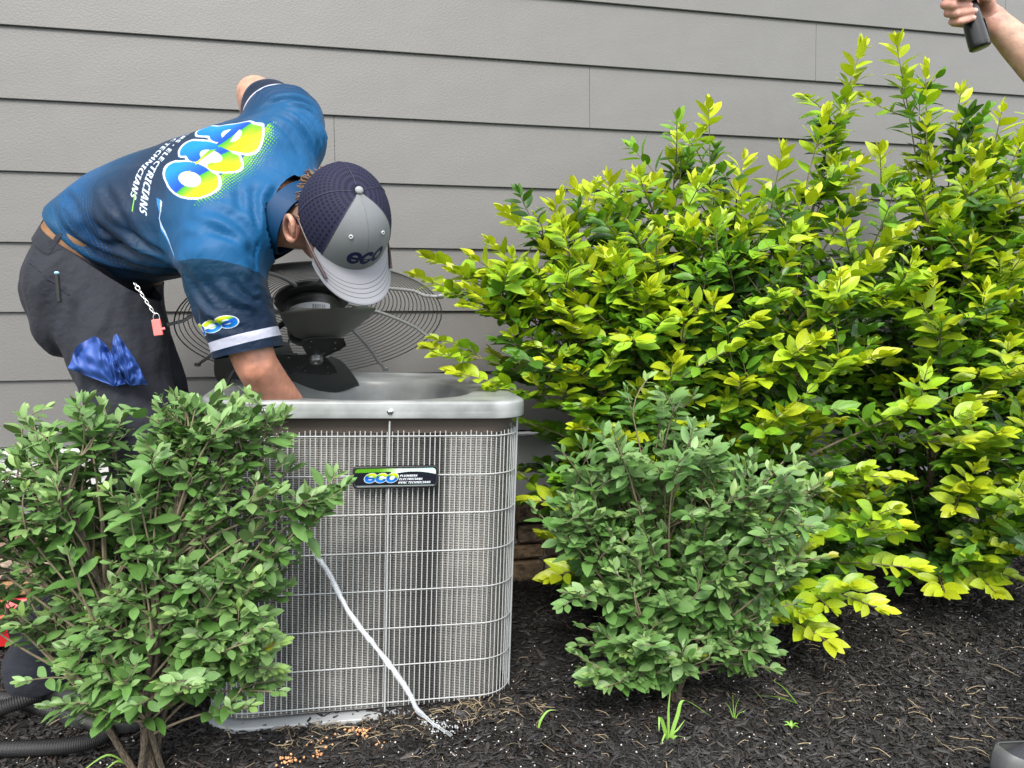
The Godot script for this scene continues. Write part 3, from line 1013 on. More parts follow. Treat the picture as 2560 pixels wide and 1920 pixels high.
func plate_print() -> Image:
	var w := 704; var h := 160
	var im := Image.create(w, h, false, Image.FORMAT_RGB8)
	for y in h:
		for x in w:
			var u := float(x) / w; var v := float(y) / h
			var c := Color(0.012, 0.025, 0.075)
			var dot := (Vector2(fmod(x + (11.0 if (y / 11) % 2 else 0.0), 22.0), fmod(y, 11.0)) - Vector2(11, 5.5)).length()
			if dot < 4.2 and u > 0.72: c = Color(0.02, 0.05, 0.14)
			var edge := 0.20 + 0.16 * pow(absf(u - 0.72) / 0.28, 2.0) if u > 0.44 else 0.20 + 0.1 * (0.44 - u)
			if v < edge:
				c = Color(0.70, 0.77, 0.75)
				if u < 0.5: c = Color(0.28, 0.52, 0.05).lerp(Color(0.66, 0.77, 0.60), clampf((u - 0.28) / 0.22, 0, 1))
				if u > 0.84 and v < 0.2 - 0.1 * (1.0 - u): c = Color(0.68, 0.90, 0.84)
			if v > 0.955: c = Color(0.5, 0.55, 0.55)
			im.set_pixel(x, y, c)
	stamp_mark(im, Vector2(228, 86), 108, 0.0, false, 0.76)
	letter(im, "PLUMBERS", Vector2(388, 70), 18, 0.0, Color(0.85, 0.87, 0.9), 0.28, 1.18, 0.25)
	letter(im, "ELECTRICIANS", Vector2(382, 100), 18, 0.0, Color(0.85, 0.87, 0.9), 0.28, 1.18, 0.25)
	letter(im, "HVAC TECHNICIANS", Vector2(374, 130), 18, 0.0, Color(0.85, 0.87, 0.9), 0.28, 1.18, 0.25)
	im.fill_rect(Rect2i(372, 139, 250, 2), Color(0.25, 0.45, 0.2))
	return im

func label_print() -> Image:
	var im := Image.create(256, 96, false, Image.FORMAT_RGB8)
	im.fill(Color(0.66, 0.67, 0.68))
	for k in 34:
		if k % 3 != 2: im.fill_rect(Rect2i(150 + k * 2 + k / 5, 12, 1 + k % 2, 26), Color(0.1, 0.1, 0.1))
	for r in 7:
		im.fill_rect(Rect2i(14, 14 + r * 11, 40 + (r * 37) % 60, 3), Color(0.35, 0.35, 0.36))
	im.fill_rect(Rect2i(14, 36, 54, 30), Color(0.6, 0.6, 0.62))
	return im

func shirt_print() -> Image:
	var w := 1024; var h := 640
	var im := Image.create(w, h, false, Image.FORMAT_RGB8)
	for y in h:
		var v := 1.0 - float(y) / h
		for x in w:
			var u := float(x) / w
			var s := absf(u - 0.5)
			# blue at hem and yoke, navy across the middle of the back
			var navy := exp(-pow((v - 0.45 - 0.1 * cos(s * 9.0)) / 0.15, 2.0)) * 0.9
			var c := Color(0.006, 0.225, 0.355).lerp(Color(0.010, 0.095, 0.185), clampf(navy, 0, 1))
			if v > 0.6: c = c.lerp(Color(0.010, 0.275, 0.445), clampf((v - 0.6) / 0.2, 0, 1))
			if s > 0.33: c = c.lerp(Color(0.008, 0.135, 0.225), clampf((s - 0.33) / 0.06, 0, 1))
			# paler dots towards the hem
			if v < 0.46 and v > 0.05 and s > 0.04:
				var g := Vector2(fmod(u * 150.0 + (0.5 if int(v * 95.0) % 2 else 0.0), 1.0) - 0.5, fmod(v * 95.0, 1.0) - 0.5)
				var rad := 0.42 * exp(-pow((v - 0.26) / 0.09, 2.0))
				if absf(g.length() - rad * 0.8) < 0.13 and rad > 0.12: c = c.lerp(Color(0.07, 0.33, 0.58), 0.5)
			im.set_pixel(x, y, c)
	var cx := 0.507 * w; var cy := 0.318 * h
	# lime halftone over the mark
	for j in 9:
		for i in 74:
			var px := cx - 172 + i * 4.8 + (2.5 if j % 2 else 0.0)
			var bow := -pow((px - cx) / 170.0, 2.0) * 18.0
			var py := cy - 47 - j * 4.8 - bow + 0.0
			if absf(px - cx) > 108.0: continue
			var rad := 2.7 * (1.0 - j / 9.0) * clampf((108.0 - absf(px - cx)) / 20.0, 0.3, 1.0)
			for yy in range(int(py - 3), int(py + 4)):
				for xx in range(int(px - 3), int(px + 4)):
					if Vector2(xx - px, yy - py).length() < rad and xx > 0 and yy > 0 and xx < w and yy < h: im.set_pixel(xx, yy, Color(0.42, 0.64, 0.08))
	# stripe that runs from the mark down to the right side
	for k in 150:
		var f := k / 150.0
		var x := cx + 116.0 + f * 95.0
		var y := cy + 40.0 - 70.0 * f * f
		im.fill_rect(Rect2i(int(x), int(y), 2, int(lerpf(13, 3, f))), Color(0.60, 0.66, 0.74))
		im.fill_rect(Rect2i(int(x), int(y + lerpf(13, 3, f)), 2, int(lerpf(9, 2, f))), Color(0.12, 0.40, 0.64))
	stamp_mark(im, Vector2(cx, cy), 71, 0.0, false, 1.56)
	letter(im, "PLUMBERS · ELECTRICIANS", Vector2(cx - 140, cy + 86), 14.5, 0.0, Color(0.70, 0.72, 0.76), 0.25, 1.16, 0.55)
	letter(im, "HVAC TECHNICIANS", Vector2(cx - 86, cy + 110), 14.5, 0.0, Color(0.70, 0.72, 0.76), 0.25, 1.16, 0.55)
	im.fill_rect(Rect2i(int(cx + 124), int(cy + 106), 44, 2), Color(0.45, 0.75, 0.2))
	return im

func sleeve_print() -> Image:      # v runs from the cuff (bottom) to the shoulder
	var w := 512; var h := 512
	var im := Image.create(w, h, false, Image.FORMAT_RGB8)
	for y in h:
		var v := 1.0 - float(y) / h
		var c := Color(0.010, 0.09, 0.18)
		if v > 0.2: c = c.lerp(Color(0.010, 0.185, 0.285), clampf((v - 0.2) / 0.5, 0, 1))
		if v > 0.115 and v < 0.175: c = Color(0.64, 0.65, 0.72)
		if absf(v - 0.055) < 0.004 or absf(v - 0.008) < 0.004: c = Color(0.006, 0.04, 0.11)
		im.fill_rect(Rect2i(0, y, w, 1), c)
	stamp_mark(im, Vector2(278, h * 0.735), 46, 0.0, false, 0.85)
	return im

func cap_print() -> Image:
	var im := Image.create(512, 320, false, Image.FORMAT_RGB8)
	for y in 320:
		for x in 512:
			var g := 0.43 + 0.05 * sin(x * 2.1) * sin(y * 1.7) + rr(-0.035, 0.035)
			im.set_pixel(x, y, Color(g * 0.97, g, g * 1.03))
	im.fill_rect(Rect2i(255, 0, 2, 320), Color(0.3, 0.31, 0.32))
	stamp_mark(im, Vector2(262, 246), 88, 0.0, true, 0.72)
	return im

func spine(list: Array, lats: Array) -> Array:     # [centre, half lateral, half dorsal, half ventral] with lateral hints
	var rings := []
	for i in list.size():
		var t: Vector3 = (list[mini(i + 1, list.size() - 1)][0] - list[maxi(i - 1, 0)][0]).normalized()
		var l: Vector3 = lats[i]
		l = (l - t * l.dot(t)).normalized()
		rings.append([list[i][0], l, l.cross(t), list[i][1], list[i][2], list[i][3]])
	return rings

# place of a point along a chain: [0..1 along, angle from dorsal, distance from the axis]
func locate(rings: Array, p: Vector3, cum: Array) -> Vector3:
	var best := 1e9
	var out := Vector3.ZERO
	for i in rings.size() - 1:
		var A: Vector3 = rings[i][0]; var B: Vector3 = rings[i + 1][0]
		var ab := B - A
		var t := clampf((p - A).dot(ab) / ab.length_squared(), -0.5 if i == 0 else 0.0, 1.5 if i == rings.size() - 2 else 1.0)
		var d := p - A - ab * t
		if d.length_squared() < best:
			best = d.length_squared()
			var tc := clampf(t, 0, 1)
			var l: Vector3 = (rings[i][1] as Vector3).lerp(rings[i + 1][1], tc); var n: Vector3 = (rings[i][2] as Vector3).lerp(rings[i + 1][2], tc)
			var a := lerpf(rings[i][3], rings[i + 1][3], tc); var b := lerpf(rings[i][4], rings[i + 1][4], tc)
			out = Vector3(lerpf(cum[i], cum[i + 1], t), atan2(d.dot(l) / a, d.dot(n) / b), sqrt(best))
	return out

func lengths(rings: Array) -> Array:
	var cum := [0.0]
	for i in rings.size() - 1: cum.append(cum[i] + (rings[i + 1][0] as Vector3).distance_to(rings[i][0]))
	for i in cum.size(): cum[i] /= cum[-1]
	return cum

# folds: [points, width, depth]; the points are laid onto the nearest cloth, and each fold is a groove with raised lips
func crease(m: MB, folds: Array) -> void:
	m.normals()
	var push := PackedFloat32Array()
	push.resize(m.v.size())
	for f in folds:
		var w: float = f[1]
		var path := []
		for c: Vector3 in curve(f[0], 4):
			var best := 1e9
			var at := c
			for p in m.v:
				var d := p.distance_squared_to(c)
				if d < best: best = d; at = p
			path.append(at)
		for q in 2:
			var soft := path.duplicate()
			for k in range(1, path.size() - 1): soft[k] = (path[k - 1] + path[k] * 2.0 + path[k + 1]) * 0.25
			path = soft
		var box := AABB(path[0], Vector3.ZERO)
		for p in path: box = box.expand(p)
		box = box.grow(w * 4.0)
		var segs := path.size() - 1
		for k in m.v.size():
			var p := m.v[k]
			if not box.has_point(p): continue
			var dist := 1e9
			var along := 0.0
			for s in segs:
				var a: Vector3 = path[s]; var ab: Vector3 = path[s + 1] - a
				var t := clampf((p - a).dot(ab) / maxf(ab.length_squared(), 1e-9), 0.0, 1.0)
				var d := (p - a - ab * t).length_squared()
				if d < dist: dist = d; along = (s + t) / segs
			var d := sqrt(dist) / w
			if d > 4.0: continue
			push[k] += f[2] * clampf(along * 4.0, 0.12, 1) * clampf((1.0 - along) * 4.0, 0.12, 1) * (-exp(-d * d) + 0.7 * exp(-(d - 1.7) * (d - 1.7) * 1.2))
	for k in m.v.size(): m.v[k] += m.n[k] * push[k]
	m.normals()

func ruffle(m: MB, along: Vector3, freq: float, depth: float, sd: int) -> void:   # soft unevenness of cloth
	m.normals()
	var f := FastNoiseLite.new(); f.seed = sd; f.frequency = 1.0; f.fractal_octaves = 2
	for k in m.v.size():
		var p := m.v[k]
		var q := p * freq - along * p.dot(along) * freq * 0.72
		m.v[k] = p + m.n[k] * f.get_noise_3dv(q) * depth
	m.normals()

func cloth(color: Color, rough := 0.5) -> StandardMaterial3D:
	var m := mat(color, rough)
	m.rim_enabled = true; m.rim = 0.08; m.rim_tint = 0.9
	m.metallic_specular = 0.32
	return m

func build_technician() -> void:
	var t := thing("person", "person in blue printed shirt and grey cap bending over the open air conditioner", "person", Vector3(-0.6, 0.0, 0.5))
	var lat_p := Vector3(-0.253, 0.069, 0.965); var lat_c := Vector3(-0.535, -0.681, 0.5)
	var mix := func(f: float) -> Vector3: return lat_p.lerp(lat_c, f).normalized()
	# ---- shirt ----
	var sl := [
		[Vector3(-0.570, 1.018, 0.465), 0.172, 0.115, 0.125], [Vector3(-0.526, 1.080, 0.480), 0.176, 0.118, 0.140], [Vector3(-0.465, 1.122, 0.508), 0.180, 0.118, 0.155],
		[Vector3(-0.396, 1.146, 0.550), 0.188, 0.120, 0.165], [Vector3(-0.320, 1.160, 0.596), 0.200, 0.124, 0.160], [Vector3(-0.250, 1.166, 0.640), 0.205, 0.122, 0.135],
		[Vector3(-0.185, 1.150, 0.682), 0.180, 0.108, 0.112], [Vector3(-0.130, 1.127, 0.714), 0.128, 0.094, 0.092], [Vector3(-0.083, 1.105, 0.742), 0.084, 0.078, 0.078], [Vector3(-0.04, 1.088, 0.768), 0.07, 0.066, 0.066]]
	var torso := spine(sl, [mix.call(0.0), mix.call(0.06), mix.call(0.2), mix.call(0.42), mix.call(0.72), lat_c, lat_c, lat_c, lat_c, lat_c])
	var rsh := Vector3(-0.230, 1.028, 0.800); var relb := Vector3(-0.170, 0.790, 0.815); var rwr := Vector3(-0.082, 0.652, 0.625)
	var lsh := Vector3(-0.095, 1.300, 0.600); var lelb := Vector3(-0.175, 1.449, 0.375); var lwr := Vector3(-0.130, 1.235, 0.394)
	var hint := Vector3(0.9, 0.1, 0.2)
	var rs := spine([[Vector3(-0.225, 1.09, 0.735), 0.085, 0.085, 0.085], [rsh, 0.080, 0.086, 0.082], [rsh.lerp(relb, 0.4), 0.076, 0.078, 0.078], [rsh.lerp(relb, 0.8), 0.072, 0.074, 0.074], [rsh.lerp(relb, 1.06), 0.070, 0.072, 0.072]], [hint, hint, hint, hint, hint])
	var hint2 := Vector3(0.2, -0.4, 0.9)
	var ls := spine([[Vector3(-0.13, 1.245, 0.655), 0.085, 0.085, 0.085], [lsh, 0.084, 0.080, 0.080], [lsh.lerp(lelb, 0.45), 0.078, 0.076, 0.076], [lsh.lerp(lelb, 0.95), 0.070, 0.072, 0.072]], [hint2, hint2, hint2, hint2])
	var sd := Sdf.new(Vector3(-0.86, 0.72, 0.20), Vector3(0.06, 1.56, 0.96), 0.0072)
	sd.chain(torso, 0.02)
	sd.chain(rs, 0.06)
	sd.chain(ls, 0.05)
	var sh := MB.new()
	sd.surface(sh)
	ruffle(sh, Vector3(0.6, 0.1, 0.4).normalized(), 9.0, 0.006, 5)
	var folds := []
	var P := func(pts: Array, w: float, d: float) -> void: folds.append([pts, w, d])
	P.call([Vector3(-0.502, 1.052, 0.695), Vector3(-0.378, 1.044, 0.723), Vector3(-0.313, 1.019, 0.741)], 0.0080, 0.0060)
	P.call([Vector3(-0.537, 1.060, 0.665), Vector3(-0.443, 0.992, 0.694), Vector3(-0.318, 0.977, 0.723)], 0.0120, 0.0090)
	P.call([Vector3(-0.508, 1.122, 0.686), Vector3(-0.419, 1.046, 0.714), Vector3(-0.321, 1.004, 0.740)], 0.0110, 0.0080)
	P.call([Vector3(-0.571, 1.161, 0.626), Vector3(-0.496, 1.118, 0.648), Vector3(-0.438, 1.062, 0.667)], 0.0100, 0.0060)
	P.call([Vector3(-0.474, 1.185, 0.686), Vector3(-0.434, 1.130, 0.701), Vector3(-0.369, 1.075, 0.722), Vector3(-0.320, 1.050, 0.736)], 0.0100, 0.0070)
	P.call([Vector3(-0.496, 1.022, 0.679), Vector3(-0.426, 0.984, 0.698), Vector3(-0.335, 0.969, 0.721)], 0.0100, 0.0080)
	P.call([Vector3(-0.588, 1.135, 0.625), Vector3(-0.539, 1.079, 0.642), Vector3(-0.481, 1.032, 0.660)], 0.0100, 0.0060)
	P.call([Vector3(-0.446, 1.103, 0.722), Vector3(-0.381, 1.061, 0.741), Vector3(-0.317, 1.032, 0.759)], 0.0070, 0.0050)
	P.call([Vector3(-0.153, 1.170, 0.801), Vector3(-0.162, 1.125, 0.804), Vector3(-0.159, 1.051, 0.813)], 0.0100, 0.0060)
	P.call([Vector3(-0.106, 1.183, 0.811), Vector3(-0.128, 1.125, 0.812), Vector3(-0.125, 1.060, 0.820)], 0.0090, 0.0070)
	P.call([Vector3(-0.189, 1.150, 0.795), Vector3(-0.187, 1.092, 0.802)], 0.0100, 0.0040)
	P.call([Vector3(-0.133, 1.158, 0.807), Vector3(-0.142, 1.109, 0.810), Vector3(-0.139, 1.051, 0.817)], 0.0070, 0.0050)
	P.call([Vector3(-0.110, 1.338, 0.648), Vector3(-0.063, 1.308, 0.662), Vector3(-0.003, 1.245, 0.683)], 0.0070, 0.0050)
	P.call([Vector3(-0.088, 1.341, 0.653), Vector3(-0.036, 1.312, 0.668), Vector3(0.011, 1.267, 0.683)], 0.0070, 0.0055)
	P.call([Vector3(-0.135, 1.329, 0.665), Vector3(-0.088, 1.303, 0.678), Vector3(-0.037, 1.241, 0.696)], 0.0080, 0.0050)
	P.call([Vector3(-0.072, 1.344, 0.636), Vector3(-0.019, 1.312, 0.651), Vector3(0.016, 1.285, 0.662)], 0.0070, 0.0050)
	P.call([Vector3(-0.151, 1.312, 0.683), Vector3(-0.113, 1.281, 0.695), Vector3(-0.076, 1.233, 0.709)], 0.0080, 0.0040)
	P.call([Vector3(-0.101, 1.316, 0.674), Vector3(-0.058, 1.277, 0.687), Vector3(-0.025, 1.233, 0.700)], 0.0060, 0.0040)
	P.call([Vector3(-0.139, 1.358, 0.578), Vector3(-0.109, 1.381, 0.582), Vector3(-0.054, 1.395, 0.593)], 0.0080, 0.0060)
	P.call([Vector3(-0.131, 1.345, 0.602), Vector3(-0.086, 1.364, 0.610), Vector3(-0.032, 1.360, 0.622)], 0.0080, 0.0070)
	P.call([Vector3(-0.147, 1.374, 0.554), Vector3(-0.124, 1.400, 0.556), Vector3(-0.077, 1.416, 0.565)], 0.0070, 0.0050)
	P.call([Vector3(-0.121, 1.335, 0.626), Vector3(-0.072, 1.345, 0.636), Vector3(-0.019, 1.330, 0.649)], 0.0070, 0.0060)
	P.call([Vector3(-0.277, 0.977, 0.825), Vector3(-0.247, 0.908, 0.840), Vector3(-0.192, 0.880, 0.855), Vector3(-0.144, 0.888, 0.865)], 0.0100, 0.0060)
	P.call([Vector3(-0.235, 0.980, 0.845), Vector3(-0.209, 0.916, 0.857), Vector3(-0.139, 0.906, 0.874)], 0.0100, 0.0080)
	P.call([Vector3(-0.208, 0.984, 0.850), Vector3(-0.181, 0.940, 0.861), Vector3(-0.139, 0.930, 0.872)], 0.0090, 0.0080)
	P.call([Vector3(-0.192, 0.984, 0.854), Vector3(-0.165, 0.956, 0.863), Vector3(-0.138, 0.956, 0.869)], 0.0080, 0.0070)
	P.call([Vector3(-0.284, 1.001, 0.821), Vector3(-0.272, 0.928, 0.832), Vector3(-0.251, 0.880, 0.842)], 0.0100, 0.0070)
	P.call([Vector3(-0.255, 0.984, 0.840), Vector3(-0.233, 0.924, 0.851), Vector3(-0.183, 0.894, 0.866), Vector3(-0.139, 0.896, 0.876)], 0.0080, 0.0070)
	P.call([Vector3(-0.168, 1.000, 0.858), Vector3(-0.149, 0.980, 0.864), Vector3(-0.135, 0.984, 0.867)], 0.0080, 0.0060)
	P.call([Vector3(-0.236, 1.098, 0.811), Vector3(-0.197, 1.070, 0.823), Vector3(-0.166, 1.025, 0.835)], 0.0120, 0.0050)
	P.call([Vector3(-0.268, 1.074, 0.807), Vector3(-0.221, 1.042, 0.821), Vector3(-0.182, 1.001, 0.834)], 0.0100, 0.0050)
	P.call([Vector3(-0.299, 1.027, 0.815), Vector3(-0.236, 1.007, 0.831), Vector3(-0.166, 0.976, 0.850)], 0.0035, 0.0040)
	P.call([Vector3(-0.166, 0.976, 0.850), Vector3(-0.145, 1.033, 0.849), Vector3(-0.125, 1.053, 0.851)], 0.0035, 0.0040)
	P.call([Vector3(-0.482, 1.181, 0.685), Vector3(-0.450, 1.138, 0.697), Vector3(-0.402, 1.092, 0.713)], 0.0030, 0.0025)
	crease(sh, folds)
	# cut hem, neck and cuffs
	var cum := lengths(torso); var cr := lengths(rs); var cl := lengths(ls)
	var hemn := Vector3(0.70, 0.70, 0.13).normalized(); var hemp := Vector3(-0.526, 1.064, 0.475)
	var neckn := Vector3(0.80, -0.33, 0.50).normalized(); var neckp := Vector3(-0.098, 1.106, 0.738)
	var rdir := (relb - rsh).normalized(); var ldir := (lelb - lsh).normalized()
	var rcuff := rsh.lerp(relb, 0.845); var lcuff := lsh.lerp(lelb, 0.64)
	var cut := PackedFloat32Array(); cut.resize(sh.v.size())
	for k in sh.v.size():
		var p := sh.v[k]
		var hem := (p - hemp).dot(hemn) + 0.008 * sin(p.z * 22.0)
		var s := hem
		if p.distance_to(neckp) < 0.13 and (p - neckp).cross(neckn).length() < 0.097: s = minf(s, -(p - neckp).dot(neckn))
		if p.distance_to(rcuff) < 0.17 and (p - rsh).dot(rdir) > 0.1: s = minf(s, -(p - rcuff).dot(rdir + Vector3(-0.06, 0.0, 0.02)))
		if p.distance_to(lcuff) < 0.2 and (p - lsh).dot(ldir) > 0.08: s = minf(s, -(p - lcuff).dot(ldir))
		cut[k] = s
	sh = clip(sh, cut)[0]
	# which points belong to a sleeve: beyond the armhole seams
	var rseam := PackedFloat32Array(); rseam.resize(sh.v.size())
	var lseam := PackedFloat32Array(); lseam.resize(sh.v.size())
	for k in sh.v.size():
		var p := sh.v[k]
		rseam[k] = (p - Vector3(-0.235, 0.985, 0.80)).dot(Vector3(-0.12, -0.93, 0.28).normalized()) if p.distance_to(rsh.lerp(relb, 0.4)) < 0.22 and p.y < 1.06 and (p - rsh).cross(rdir).length() < 0.13 else -0.05
		lseam[k] = (p - lsh.lerp(lelb, 0.1)).dot(ldir) if p.distance_to(lsh.lerp(lelb, 0.5)) < 0.26 else -0.05
	var parts_r := clip(sh, rseam)
	var sleeve_r: MB = parts_r[0]
	var rest: MB = parts_r[1]
	lseam.resize(rest.v.size())
	for k in rest.v.size():
		var p := rest.v[k]
		lseam[k] = (p - lsh.lerp(lelb, 0.1)).dot(ldir) if p.distance_to(lsh.lerp(lelb, 0.5)) < 0.26 else -0.05
	var parts_l := clip(rest, lseam)
	var sleeve_l: MB = parts_l[0]
	var body: MB = parts_l[1]
	for k in body.v.size():
		var q := locate(torso, body.v[k], cum)
		body.uv[k] = Vector2(0.5 + q.y / TAU, 1.0 - clampf(q.x, 0.0, 1.0))
	for k in sleeve_r.v.size():
		var q := locate(rs, sleeve_r.v[k], cr)
		sleeve_r.uv[k] = Vector2(fposmod(0.5 + (q.y - PI * 1.06) / TAU, 1.0), clampf(1.0 - (0.90 - q.x) / 0.9, 0.0, 1.0))
	for k in sleeve_l.v.size():
		var q := locate(ls, sleeve_l.v[k], cl)
		sleeve_l.uv[k] = Vector2(fposmod(0.5 + (q.y - PI) / TAU, 1.0), clampf(1.0 - (0.72 - q.x) / 0.9, 0.0, 1.0))
	var weave := noise(0.12, 90, 256, 2)
	var fabric := cloth(Color.WHITE, 0.55)
	fabric.albedo_texture = ImageTexture.create_from_image(shirt_print())
	fabric.texture_repeat = true
	bump(fabric, noise(0.012, 98, 512, 5, 0.0, 1.0, FastNoiseLite.TYPE_SIMPLEX), 0.35)
	var shirt := part("shirt", body, fabric, t)
	var sleeve := cloth(Color.WHITE, 0.58)
	sleeve.albedo_texture = ImageTexture.create_from_image(sleeve_print())
	bump(sleeve, noise(0.014, 103, 512, 5, 0.0, 1.0, FastNoiseLite.TYPE_SIMPLEX), 0.22)
	part("sleeve", sleeve_r, sleeve, shirt)
	var sleeve2 := cloth(Color.WHITE, 0.55)
	var sp := sleeve_print()
	for y in 512:
		var v := 1.0 - y / 512.0
		if v > 0.2: sp.fill_rect(Rect2i(0, y, 512, 1), Color(0.010, 0.16, 0.28).lerp(Color(0.010, 0.215, 0.36), clampf((v - 0.2) / 0.4, 0, 1)))
	sleeve2.albedo_color = Color.WHITE
	sleeve2.albedo_texture = ImageTexture.create_from_image(sp)
	part("sleeve", sleeve_l, sleeve2, shirt)
	# stand collar
	var co := MB.new()
	var cl_loops := []
	var la := (lat_c - neckn * lat_c.dot(neckn)).normalized(); var nd := la.cross(neckn)
	for e in [[-0.012, 1.06], [0.004, 1.02], [0.030, 0.95], [0.033, 0.93], [0.029, 0.905], [-0.02, 0.93]]:
		var lp := []
		for k in 40:
			var a := TAU * k / 40.0
			lp.append(neckp + neckn * (e[0] - 0.006 + 0.004 * sin(a * 3.0) + (0.024 * cos(a))) + (la * cos(a + PI * 0.5) * 0.084 + nd * sin(a + PI * 0.5) * 0.078) * e[1])
		lp.reverse()
		cl_loops.append(lp)
	co.loft(cl_loops)
	part("collar", co, cloth(Color(0.008, 0.19, 0.33), 0.55), shirt)
	# ---- skin: one body from the hips to the hands ----
	var skin := vcol(mat(Color.WHITE, 0.5))
	skin.subsurf_scatter_enabled = true; skin.subsurf_scatter_strength = 0.12
	skin.albedo_texture = noise(0.02, 91, 256, 5, 0.74, 1.0)
	skin.uv1_triplanar = true; skin.uv1_scale = Vector3(7, 7, 7)
	bump(skin, noise(0.09, 92, 256, 3), 0.04)
	M.skin = skin
	var bm := MB.new()
	var bs := Sdf.new(Vector3(-0.80, 0.56, 0.22), Vector3(0.0, 1.54, 0.92), 0.0085)
	var thin := []
	for r in sl: thin.append([r[0], r[1] - 0.034, r[2] - 0.030, r[3] - 0.034])
	bs.chain(spine(thin, [mix.call(0.0), mix.call(0.06), mix.call(0.2), mix.call(0.42), mix.call(0.72), lat_c, lat_c, lat_c, lat_c, lat_c]), 0.02)
	bs.rod([Vector3(-0.22, 1.08, 0.75), rsh, rsh.lerp(relb, 0.5), relb + Vector3(0.004, 0.012, 0.0), relb.lerp(rwr, 0.28), relb.lerp(rwr, 0.65), rwr], [0.06, 0.056, 0.050, 0.043, 0.0445, 0.037, 0.029], 0.02)
	bs.rod([Vector3(-0.12, 1.24, 0.65), lsh, lsh.lerp(lelb, 0.5), lelb + Vector3(-0.012, 0.0, 0.0), lelb.lerp(lwr, 0.3) + Vector3(-0.015, 0.0, 0.0), lwr], [0.06, 0.056, 0.052, 0.048, 0.046, 0.029], 0.02)
	var hc := Vector3(0.014, 1.081, 0.845)
	var U := Vector3(0.222, 0.486, 0.845).normalized(); var Fd := Vector3(0.30, -0.852, 0.411)
	Fd = (Fd - U * Fd.dot(U)).normalized()
	var hb := Basis(Fd.cross(U), U, -Fd)
	bs.rod([neckp - neckn * 0.06, neckp, hc + hb * Vector3(0, -0.035, 0.03)], [0.062, 0.058, 0.056], 0.03)
	bs.surface(bm)
	hand(bm, rwr, (rwr - relb).normalized(), Vector3(0.2, 0.55, -0.8), Vector3(1, 0.1, 0.2), [0.5, 0.55, 0.6, 0.65], 0.5)
	hand(bm, lwr, (lwr - lelb).normalized(), Vector3(0.1, -0.7, 0.5), Vector3(0.3, 0.5, 0.7), [0.4, 0.45, 0.5, 0.55], 0.3)
	bm.col = Color.WHITE
	head(bm, hc, hb)
	bm.normals()
	for k in bm.v.size():
		var p := bm.v[k]
		var q := hb.inverse() * (p - hc)
		var c := Color(0.56, 0.30, 0.21)
		if q.length() < 0.17:
			var ear := exp(-pow((q - Vector3(signf(q.x) * 0.084, -0.012, 0.014)).length() / 0.028, 2.0))
			c = c.lerp(Color(0.56, 0.20, 0.15), ear * 0.8)
			var cheek := exp(-pow((q - Vector3(signf(q.x) * 0.05, -0.04, -0.06)).length() / 0.035, 2.0))
			c = c.lerp(Color(0.55, 0.22, 0.16), cheek * 0.6)
			var beard := clampf((-0.035 - q.y + 0.25 * maxf(0.0, -q.z - 0.06)) / 0.02, 0, 1) * clampf((0.035 - q.z) / 0.03, 0, 1) * clampf((q.y + 0.15) / 0.03, 0, 1)
			if q.z < -0.085 and absf(q.x) < 0.02 and q.y > -0.062: beard = 0.0
			c = c.lerp(Color(0.17, 0.095, 0.055), beard * 0.45)
			if q.y > -0.05 and q.z > 0.03: c = c.lerp(Color(0.13, 0.08, 0.05), clampf((q.z - 0.03) / 0.02, 0, 1) * 0.8)
		elif p.y < 0.83: c = Color(0.64, 0.29, 0.195)
		bm.c[k] = c
	part("body", bm, skin, t)
	hair_and_cap(t, hc, hb)
	# ---- trousers ----
	var tr := Sdf.new(Vector3(-0.95, 0.02, 0.20), Vector3(-0.22, 1.16, 0.84), 0.0095)
	var hips := spine([[Vector3(-0.572, 0.885, 0.490), 0.156, 0.096, 0.092], [Vector3(-0.572, 0.955, 0.485), 0.176, 0.108, 0.112], [Vector3(-0.545, 1.02, 0.480), 0.174, 0.110, 0.122], [Vector3(-0.505, 1.085, 0.480), 0.168, 0.112, 0.122]], [lat_p, lat_p, lat_p, lat_p])
	tr.chain(hips, 0.03)
	var rk := Vector3(-0.395, 0.555, 0.655); var ra := Vector3(-0.665, 0.105, 0.600)
	var lk := Vector3(-0.44, 0.575, 0.40); var la2 := Vector3(-0.60, 0.09, 0.30)
	tr.rod([Vector3(-0.528, 0.955, 0.570), Vector3(-0.492, 0.852, 0.616), Vector3(-0.452, 0.72, 0.638), rk, rk.lerp(ra, 0.3), rk.lerp(ra, 0.7), ra], [0.104, 0.095, 0.093, 0.092, 0.088, 0.084, 0.088], 0.05)
	tr.rod([Vector3(-0.545, 0.975, 0.560), Vector3(-0.480, 0.935, 0.590), Vector3(-0.465, 0.82, 0.615)], [0.094, 0.088, 0.084], 0.05)
	tr.rod([Vector3(-0.545, 0.95, 0.390), Vector3(-0.495, 0.78, 0.39), lk, lk.lerp(la2, 0.4), la2], [0.108, 0.098, 0.09, 0.084, 0.086], 0.05)
	var tm := MB.new()
	tr.surface(tm)
	ruffle(tm, Vector3(0.3, 0.9, 0.1).normalized(), 13.0, 0.008, 8)
	folds = []
	P.call([Vector3(-0.529, 0.966, 0.698), Vector3(-0.471, 0.961, 0.711), Vector3(-0.421, 0.967, 0.722)], 0.0090, 0.0060)
	P.call([Vector3(-0.516, 0.891, 0.730), Vector3(-0.450, 0.894, 0.744), Vector3(-0.369, 0.905, 0.761)], 0.0090, 0.0070)
	P.call([Vector3(-0.511, 0.928, 0.727), Vector3(-0.433, 0.941, 0.743), Vector3(-0.360, 0.928, 0.760)], 0.0100, 0.0060)
	P.call([Vector3(-0.534, 1.026, 0.670), Vector3(-0.475, 1.020, 0.683), Vector3(-0.434, 1.001, 0.695)], 0.0080, 0.0060)
